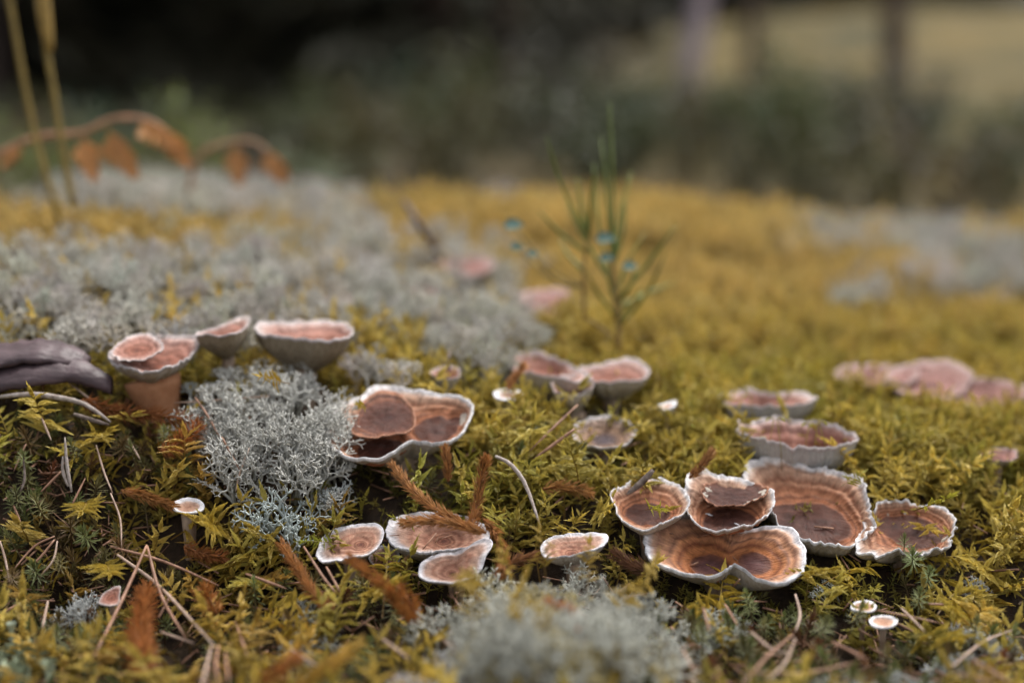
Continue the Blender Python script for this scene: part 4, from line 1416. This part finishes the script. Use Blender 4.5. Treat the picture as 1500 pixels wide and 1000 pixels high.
# ------------------------------------------------------------------ pine needles, twigs, bark
def needle(pts, r=.00048, mat=None, name='pine_needle', label=None, cat='pine needle', group=None, lift=.004):
    P = smooth_path(place_path(pts, lift), 9)
    base = Vector(P[0])
    m = MB()
    k = len(P)
    m.tube([Vector(q) - base for q in P], [r * (.75 + .4 * math.sin(math.pi * min(1, i / (k - 1) * 1.15))) for i in range(k - 1)] + [r * .35], 6)
    o = link(name, m.mesh(name, mat or M_NEEDLE), None, base)
    tag(o, label, cat, group)
    return o


G = 'pine needles fallen on the bank'
LN = 'fallen brown pine needle lying across the dark litter'
needle([(215, 798, .010), (178, 880, .008), (137, 962, .005)], .0006, label='brown pine needle crossing over the tiny folded pink mushroom')
needle([(216, 800, .010), (235, 870, .008), (272, 934, .005)], .0006, label='brown pine needle forked from the one over the tiny pink mushroom')
needle([(172, 812, .006), (235, 860, .006), (318, 950, .007)], .0006, M_NEEDLE2, label='long pale pine needle slanting behind the thick upright furry shoot')
needle([(162, 800, .006), (240, 822, .006), (320, 857, .006)], .0005, label='long brown pine needle above the short furry shoot tip')
needle([(320, 945, .007), (316, 975, .006), (322, 1005, .006)], .0005, label=LN, group=G)
for a in ([(286, 582, .008), (305, 610, .008), (322, 640, .008)], [(325, 640, .012), (352, 690, .01)], [(365, 655, .014), (352, 690, .012), (345, 720, .01)],
          [(141, 652, .006), (152, 690, .006), (165, 722, .006)], [(162, 722, .006), (176, 760, .006), (178, 802, .006)],
          [(80, 785, .006), (50, 800, .006), (18, 836, .005)], [(80, 790, .006), (60, 815, .005), (45, 828, .005)], [(84, 792, .006), (78, 820, .006), (60, 842, .004)],
          [(0, 792, .006), (8, 820, .006), (14, 852, .006)], [(30, 882, .004), (0, 900, .004)], [(70, 880, .004), (62, 920, .004)],
          [(310, 945, .006), (300, 985, .006), (295, 1010, .005)], [(330, 955, .006), (335, 1000, .006)],
          [(360, 840, .005), (420, 862, .005)], [(478, 830, .008), (500, 870, .006)], [(445, 800, .012), (470, 840, .010), (492, 868, .008)],
          [(425, 950, .005), (465, 975, .005)], [(235, 925, .004), (285, 942, .004)], [(395, 580, .006), (330, 585, .004), (255, 590, .003)],
          [(1160, 930, .006), (1120, 965, .006), (1090, 1000, .006)], [(1165, 935, .006), (1150, 970, .006), (1120, 1000, .004)],
          [(1100, 925, .006), (1130, 950, .005), (1160, 958, .004)], [(1285, 893, .004), (1330, 902, .004), (1378, 912, .004)], [(1320, 890, .004), (1355, 925, .004)],
          [(1360, 884, .004), (1402, 886, .004)], [(1030, 890, .01), (1040, 925, .008)], [(1062, 885, .006), (1080, 915, .006)], [(1165, 870, .008), (1172, 900, .006), (1165, 925, .005)],
          [(1220, 940, .004), (1270, 965, .004)], [(1390, 980, .004), (1440, 940, .004), (1490, 920, .004)], [(1400, 985, .008), (1460, 1000, .008)], [(1425, 965, .01), (1480, 1000, .008)],
          [(1090, 985, .004), (1180, 985, .004), (1250, 970, .004)], [(1000, 950, .004), (1020, 990, .004)],
          [(105, 740, .006), (125, 700, .006)], [(38, 650, .006), (20, 690, .006)], [(60, 610, .006), (75, 645, .006)], [(100, 560, .004), (140, 590, .004)],
          [(90, 690, .006), (60, 720, .005)], [(20, 740, .005), (32, 770, .004)], [(185, 640, .005), (205, 672, .005)], [(250, 870, .005), (232, 905, .004)],
          [(345, 910, .005), (362, 960, .005)], [(560, 935, .006), (600, 965, .006)], [(640, 930, .004), (680, 960, .004)]):
    needle(a, random.uniform(.00038, .00052), random.choice([M_NEEDLE, M_NEEDLE, M_NEEDLE2]), label=LN, group=G)
needle([(846, 593, .014), (812, 625, .010), (776, 660, .006)], .0005, label='upper of two dry needles sticking up left of the grey scaly mushroom')
needle([(842, 628, .016), (815, 648, .011), (782, 672, .006)], .0007, label='lower thicker dry needle sticking up against the grey scaly mushroom')
needle([(726, 668, .012), (748, 680, .013), (770, 710, .010), (792, 772, .006)], .0008, M_TWIG_P, 'twig', 'curved pale twig with dark tip right of the upright dry shoot', 'twig')
needle([(957, 688, .012), (940, 706, .008), (918, 724, .004)], .0013, M_TWIG, 'twig', 'short dark twig behind the small brown cupped mushroom', 'twig')
needle([(0, 581, .010), (45, 577, .010), (85, 582, .009), (125, 592, .007), (162, 618, .006)], .0011, M_TWIG_P, 'twig', 'long pale bent twig lying over dark moss in front of the bark', 'twig')
needle([(108, 606, .006), (135, 615, .006), (160, 622, .006)], .0009, M_TWIG, 'twig', 'short grey twig just under the long pale bent twig', 'twig')
needle([(592, 295, .04), (615, 330, .03), (642, 372, .01), (665, 400, .0)], .0018, M_BARK, 'twig', 'bare reddish twig sticking up from the blurred lichen carpet', 'twig')
needle([(657, 545, .004), (657, 525, .010), (660, 510, .012)], .0007, M_TWIG, 'twig', 'dark scrap of twig standing in the small funnel mushroom', 'twig')
needle([(30, 720, .006), (36, 700, .008), (34, 670, .01)], .0005, M_TWIG, 'twig', 'thin dark upright stalk in the haircap moss', 'twig')
for a, lb in (([(105, 720, .004), (98, 680, .010), (95, 640, .016)], 'pale green dry moss stalk beside the short grey twig'), ([(100, 712, .004), (92, 690, .008), (92, 668, .012)], 'shorter pale green moss stalk next to the tall one')):
    needle(a, .0006, M_TWIG_P, 'dry_stalk', lb, 'stalk')


def bark():
    b, d = hit(70, 572)
    e = empty('bark_piece', (b[0], b[1], b[2] - .004))
    for nm, path, w, th, sd in (('lower_layer', [(-60, 556, .014), (0, 556, .014), (60, 545, .014), (110, 548, .013), (158, 570, .008)], .010, .0040, 1),
                                ('upper_layer', [(-60, 530, .020), (0, 524, .019), (50, 518, .018), (100, 526, .015), (125, 534, .012)], .010, .0026, 2)):
        P = smooth_path(place_path(path), 30)
        V = []; F = []
        nn = 12
        for i, q in enumerate(P):
            f = i / 29
            ww = w * (1 - .7 * max(0, f - .55) / .45) * (1 + .2 * nz(f * 6, sd))
            for k in range(nn):
                a = 2 * math.pi * k / nn
                yy = math.cos(a) * ww; zz_ = math.sin(a) * th * (1 - .5 * max(0, f - .6)) + .35 * yy * (1 if sd == 1 else .8) + .0012 * nz(f * 14, k * .8, sd)
                V.append((q[0] - e.location.x, q[1] - e.location.y + yy + .006, q[2] - e.location.z + zz_))
        for i in range(29):
            for k in range(nn):
                F.append((i * nn + k, i * nn + (k + 1) % nn, (i + 1) * nn + (k + 1) % nn, (i + 1) * nn + k))
        F.append(tuple(reversed(range(nn)))); F.append(tuple(29 * nn + k for k in range(nn)))
        me = bpy.data.meshes.new(nm); me.from_pydata(V, [], F); me.materials.append(M_BARK); me.shade_smooth()
        link(nm, me, e)
    tag(e, 'curved purplish brown bark piece in two layers beside the orange stemmed mushroom', 'bark')


bark()


# ------------------------------------------------------------------ moss sprigs lying on the caps, single shoots, spore stalks
def sprig(label, u, v, depth, scale, rot, k=0, tint=(.46, .42, .05), group=None):
    P = pix(u, v, depth)
    o = link('moss_sprig', MOSS_FEATHER[k % 5], None, P, rot, scale)
    tag(o, label, 'moss', group, tint=tint)


sprig('yellow moss sprig lying on the disc of the small brown cupped mushroom', 945, 746, .560, .42, (1.2, .3, .6), 0)
sprig('yellow moss sprig lying on the outermost fused mushroom', 1338, 748, .566, .62, (1.1, .4, 1.1), 1)
sprig('small moss sprig at the rear margin of the largest fused mushroom', 1232, 712, .572, .45, (1.2, -.4, 2.2), 2, (.40, .36, .07))
sprig('green moss sprig lying on the round zoned mushroom', 500, 795, .546, .55, (1.35, .2, -1.3), 3, (.36, .36, .05))
sprig('yellow moss scrap at the edge of the raised disc of the large zoned mushroom', 538, 593, .592, .35, (1.3, .2, -.6), 4, (.50, .38, .05))
sprig('green moss scrap among dry arms on the wide zoned mushroom', 618, 772, .552, .45, (1.3, .2, -1.5), 1, (.38, .36, .05))
sprig('golden moss sprig caught on top of the large lichen bush', 425, 562, .585, .55, (1.2, .5, -1.2), 2, (.52, .36, .05))

for i, (u, v) in enumerate([(700, 880), (745, 905), (800, 850), (860, 870), (780, 940), (900, 905), (940, 870), (690, 930), (830, 960), (760, 860)]):
    g, d = hit(u, v, .014)
    sprig('golden moss tip poking through the big foreground lichen bush', u, v, d, .7, (.5 - .1 * (i % 4), .3 * (i % 3 - 1), i * 1.3), i, (.46, .33, .07), 'moss tips in the foreground lichen')

sg = random.Random(17)
GS = 'single feather moss fronds on the front bank'
for (u, v, s, rz, tl) in [(110, 655, .9, .4, 1.0), (225, 668, 1.0, 1.2, .8), (205, 690, .9, 2.2, 1.0), (175, 660, .8, -1, .8), (125, 735, .9, .2, 1.1), (285, 760, .9, 1.8, .9), (330, 770, 1.0, 2.8, 1.),
                          (250, 790, .9, .8, .9), (360, 800, 1.0, 2.0, 1.0), (310, 835, .9, -2.4, 1.0), (385, 850, 1., 1.4, .9), (145, 825, .9, .3, 1.1), (200, 840, .8, 1.5, 1.0), (120, 850, .8, -.8, 1.),
                          (370, 900, 1.0, .6, 1.0), (120, 930, .9, 1.2, 1.1), (260, 960, .9, 2.6, 1.0), (450, 790, .9, 1.1, .9), (520, 880, 1.1, .5, .9), (560, 905, 1.1, 1.5, .9), (500, 950, 1.0, 2.1, 1.0),
                          (540, 975, 1.1, .7, 1.), (1050, 915, 1.1, 1.4, 1.0), (1085, 905, 1.0, 2.4, 1.0), (1140, 850, 1., .3, 1.), (1195, 862, 1., 1.0, 1.), (1310, 835, 1.0, .9, 1.),
                          (1390, 860, 1.1, 1.9, 1.), (1440, 870, 1.1, .5, .9), (1370, 905, 1.1, 1.2, 1.), (1420, 900, 1., 2.6, 1.), (1330, 930, 1.1, .3, 1.1), (1470, 840, 1., 1.4, .9)]:
    g, d = hit(u, v, -.007)
    o = link('moss_frond', MOSS_FEATHER[sg.randrange(5)], None, Vector(g), None, s * .95)
    o.rotation_euler = (Euler((0, 0, rz * 2.1)).to_matrix() @ Euler((tl * 1.15, sg.gauss(0, .2), 0)).to_matrix()).to_euler()
    w = sg.uniform(.85, 1.15)
    tag(o, 'single golden feather moss frond spread over the front bank', 'moss', GS, tint=[.47 * w, .34 * w, .055 * w] if u < 1100 else [.48 * w, .36 * w, .06 * w])
GH = 'star shaped haircap moss shoots standing singly'
for (u, v, s, red) in [(25, 565, 1.1, .6), (60, 615, .9, .9), (40, 700, .9, .1), (120, 690, .9, .2), (205, 705, 1., .2), (255, 715, .9, 0), (60, 735, 1., 1), (28, 775, .9, .1), (75, 780, 1.1, .3),
                       (32, 760, .9, .2), (40, 830, 1.0, .2), (20, 870, .9, .6), (90, 850, .8, .4), (85, 960, .8, .1), (1340, 845, 1.1, .0), (1355, 870, .9, 0), (1322, 838, .9, .1), (1345, 905, .9, .1),
                       (1105, 920, .9, .1), (1195, 945, 1., .2), (1240, 935, .9, .2), (1420, 970, 1., .2), (1480, 985, 1., .1), (1030, 960, .9, .2), (1110, 960, .8, .3), (375, 905, .9, 0), (240, 665, .8, .1), (130, 960, .8, .1)]:
    g, d = hit(u, v, -.006)
    o = link('haircap_moss', HAIR[sg.randrange(4)], None, Vector(g), (sg.gauss(.35, .2), sg.gauss(0, .2), sg.uniform(0, 6)), s * .95)
    c = np.array([.15, .18, .065]) * (1 - red) + np.array([.17, .06, .025]) * red
    tag(o, 'single star shaped haircap moss shoot on the dark bank', 'moss', GH, tint=c * sg.uniform(.9, 1.3))


def spore_stalk(u0, v0, u1, v1, seed):
    r = random.Random(seed)
    A, d = hit(u0, v0, -.004)
    B = pix(u1, v1, d - .003)
    e = empty('moss_spore_stalk', A)
    w = Vector(B - A)
    m = MB()
    sx = r.choice([-1, 1])
    P = smooth_path([(0, 0, 0), tuple(w * .5 + Vector((.0006 * sx, 0, 0))), tuple(w * .96), tuple(w + Vector((.0012 * sx, 0, .0002)))], 10)
    m.tube(P, [.00019] * 10, 4)
    o = link('stalk', m.mesh('stalk', M_MOSS), e); o['tint'] = [.40, .34, .07]
    c = MB()
    q = Vector(P[-1])
    c.tube([q, q + Vector((.0008 * sx, 0, -.0002)), q + Vector((.0018 * sx, 0, -.0009)), q + Vector((.0024 * sx, 0, -.0016))], [.00015, .0005, .0005, .00015], 6)
    o = link('capsule', c.mesh('capsule', M_MOSS), e); o['tint'] = [.42, .40, .06]
    tag(e, 'hair thin moss spore stalk with drooping green capsule by the cup mushrooms', 'moss', 'moss spore stalks round the cup mushrooms')


for i, a in enumerate([(1145, 690, 1138, 613), (1128, 660, 1134, 612), (1195, 680, 1197, 622), (1180, 672, 1186, 620), (1148, 606, 1153, 586), (1140, 640, 1143, 610), (1105, 612, 1100, 578), (1080, 605, 1085, 570),
                       (1060, 600, 1062, 572), (1215, 690, 1200, 618), (1330, 670, 1333, 622), (1230, 610, 1233, 588), (820, 600, 819, 580), (1000, 660, 1005, 622), (1495, 700, 1491, 676), (1120, 668, 1122, 640)]):
    spore_stalk(*a, i)


# ------------------------------------------------------------------ taller plants on the crest
def seedling():
    b, d = hit(905, 515)
    e = empty('green_seedling', b)
    r = random.Random(4)
    d0 = d
    for pts, r0 in (([(905, 522), (906, 470), (900, 420), (897, 380)], .0016), ([(856, 470), (855, 400), (862, 345)], .0011), ([(905, 500), (880, 480), (856, 465)], .0012)):
        P = smooth_path([pix(u, v, d0) - b for u, v in pts], 10)
        m = MB(); m.tube(P, [r0 * (1 - .05 * i) for i in range(10)], 6)
        o = link('stem', m.mesh('stem', M_LEAF), e); o['tint'] = [.24, .15, .05]
    bl = MB()
    me = None
    blades = [((897, 400), (893, 150)), ((898, 400), (880, 200)), ((895, 420), (870, 240)), ((897, 390), (915, 290)), ((905, 440), (990, 330)), ((905, 450), (985, 415)), ((900, 420), (830, 300)),
              ((862, 350), (800, 200)), ((862, 350), (845, 260)), ((860, 370), (790, 310)), ((905, 470), (940, 420)), ((903, 430), (945, 340)), ((897, 395), (925, 250)), ((858, 400), (820, 350)), ((900, 460), (860, 400)),
              ((905, 480), (975, 370)), ((898, 395), (885, 270)), ((862, 345), (872, 250)), ((904, 455), (885, 385)), ((904, 445), (930, 390))]
    for (a, c) in blades:
        A = pix(*a, d0) - b; C = pix(*c, d0 + r.gauss(0, .02)) - b
        mid = (A + C) / 2 + np.array([r.gauss(0, .002), 0, 0])
        m = MB(); m.tube(smooth_path([A, mid, C], 7), [.0009, .001, .001, .0009, .0008, .0006, .0003], 4)
        o = link('needle_leaf', m.mesh('needle_leaf', M_LEAF), e)
        w = r.uniform(.8, 1.2); o['tint'] = [.15 * w, .19 * w, .04 * w]
    for (u, v, s) in ((886, 350, 1.0), (752, 330, 1.0), (888, 378, .8), (922, 390, .8), (757, 362, .7), (780, 372, .6)):
        m = MB(); m.leaf((-.005 * s, 0, 0), (1, -.2, .1), (0, -.7, .7), .0105 * s, .0075 * s, seg=5, bend=-.1)
        o = link('leaf', m.mesh('leaf', M_LEAF), e, pix(u, v, d0 - .004) - b); o['tint'] = [.10, .17, .14]
        if u < 800:
            m = MB(); A = pix(u, v, d0 - .004) - b; C = pix(855, 420, d0) - b
            m.tube(smooth_path([A, (A + C) / 2 + np.array([0, 0, -.006]), C], 6), [.0004] * 6, 4)
            o = link('stem', m.mesh('stem', M_LEAF), e); o['tint'] = [.16, .13, .05]
    tag(e, 'green seedling with thin needle leaves and blue green oval leaves on the crest', 'seedling')


seedling()


def grass_stem(label, pts, d, r, sheath=None):
    b = pix(*pts[0], d)
    e = empty('grass_stem', b)
    P = smooth_path([pix(u, v, d) - b for u, v in pts], 16)
    m = MB(); m.tube(P, [r * (1 - .012 * i) for i in range(16)], 6)
    o = link('stalk', m.mesh('stalk', M_DRY), e); o['tint'] = [.25, .175, .045]
    if sheath:
        P = smooth_path([pix(u, v, d - .002) - b for u, v in sheath], 10)
        m = MB(); m.tube(P, [r * x for x in (.8, 1.2, 1.5, 1.7, 1.8, 1.8, 1.7, 1.5, 1.1, .5)], 8)
        o = link('seed_head', m.mesh('seed_head', M_DRY), e); o['tint'] = [.31, .20, .05]
    tag(e, label, 'grass')


grass_stem('tall dry yellow grass stem, leaning and plain, behind the arched fronds', [(95, 345), (80, 300), (45, 170), (14, 0), (0, -90)], .80, .0021)
grass_stem('tall dry yellow grass stem with a thick seed head behind the arched fronds', [(108, 300), (95, 240), (78, 130), (66, 50), (58, -90)], .78, .0022, [(74, 75), (66, 30), (62, -10), (58, -70)])


def frond(label, main, pend, d, tint):
    b = hit(main[0][0] + 30, 300)[0]
    b = pix(main[0][0], main[0][1], d)
    e = empty('dry_fern_frond', b)
    P = smooth_path([pix(u, v, d) - b for u, v in main], 22)
    m = MB(); m.tube(P, [.0022 * (1 - .02 * i) for i in range(22)], 5)
    o = link('stalk', m.mesh('stalk', M_DRY), e); o['tint'] = list(tint)
    r = random.Random(len(label))
    for pp in pend:
        A = pix(*pp[0], d) - b; C = pix(*pp[1], d - .006) - b
        m = MB()
        ax = Vector(C - A)
        m.leaf(Vector(A), ax, (0, -1, .2), ax.length, ax.length * .2, bend=.12, seg=6, fold=.35)
        for k in range(10):
            f = .1 + .08 * k
            for s in (-1, 1):
                dd = ax.normalized() + Vector((s * .9, r.gauss(0, .3), 0))
                m.leaf(Vector(A) + ax * f, dd, (0, -1, .2), ax.length * .42 * (1.1 - f), .0034, bend=.15, seg=3)
        o = link('leaflet', m.mesh('leaflet', M_DRY, False), e); w = r.uniform(.85, 1.15); o['tint'] = [.46 * w, .22 * w, .075 * w]
    tag(e, label, 'dry fern')


frond('arched orange brown dry fern frond before the dark forest, the longer one', [(-30, 250), (0, 225), (60, 200), (120, 195), (165, 175), (215, 176), (250, 200), (282, 245)],
      [((122, 200), (142, 272)), ((158, 190), (205, 268)), ((245, 190), (280, 250)), ((205, 176), (270, 222)), ((30, 212), (0, 250))], .84, (.40, .22, .13))
frond('arched orange brown dry fern frond, the shorter one ending in a broad leaflet', [(275, 320), (282, 250), (300, 222), (340, 208), (380, 212), (412, 250)],
      [((345, 212), (352, 278)), ((392, 218), (418, 275)), ((408, 238), (424, 262))], .92, (.36, .21, .12))

# leafy shrub specks close behind the left crest
for (x, y, s, k, t) in ((-.52, 1.55, .72, 0, (.14, .17, .05)), (-.36, 1.6, .75, 1, (.15, .18, .05)), (-.66, 1.7, .8, 2, (.12, .15, .07)), (-.25, 1.75, .7, 0, (.11, .14, .07))):
    shrub(x, y, s, k, t, 'blurred leafy shrub close behind the dry fern fronds', 'leafy shrubs behind the fern fronds')
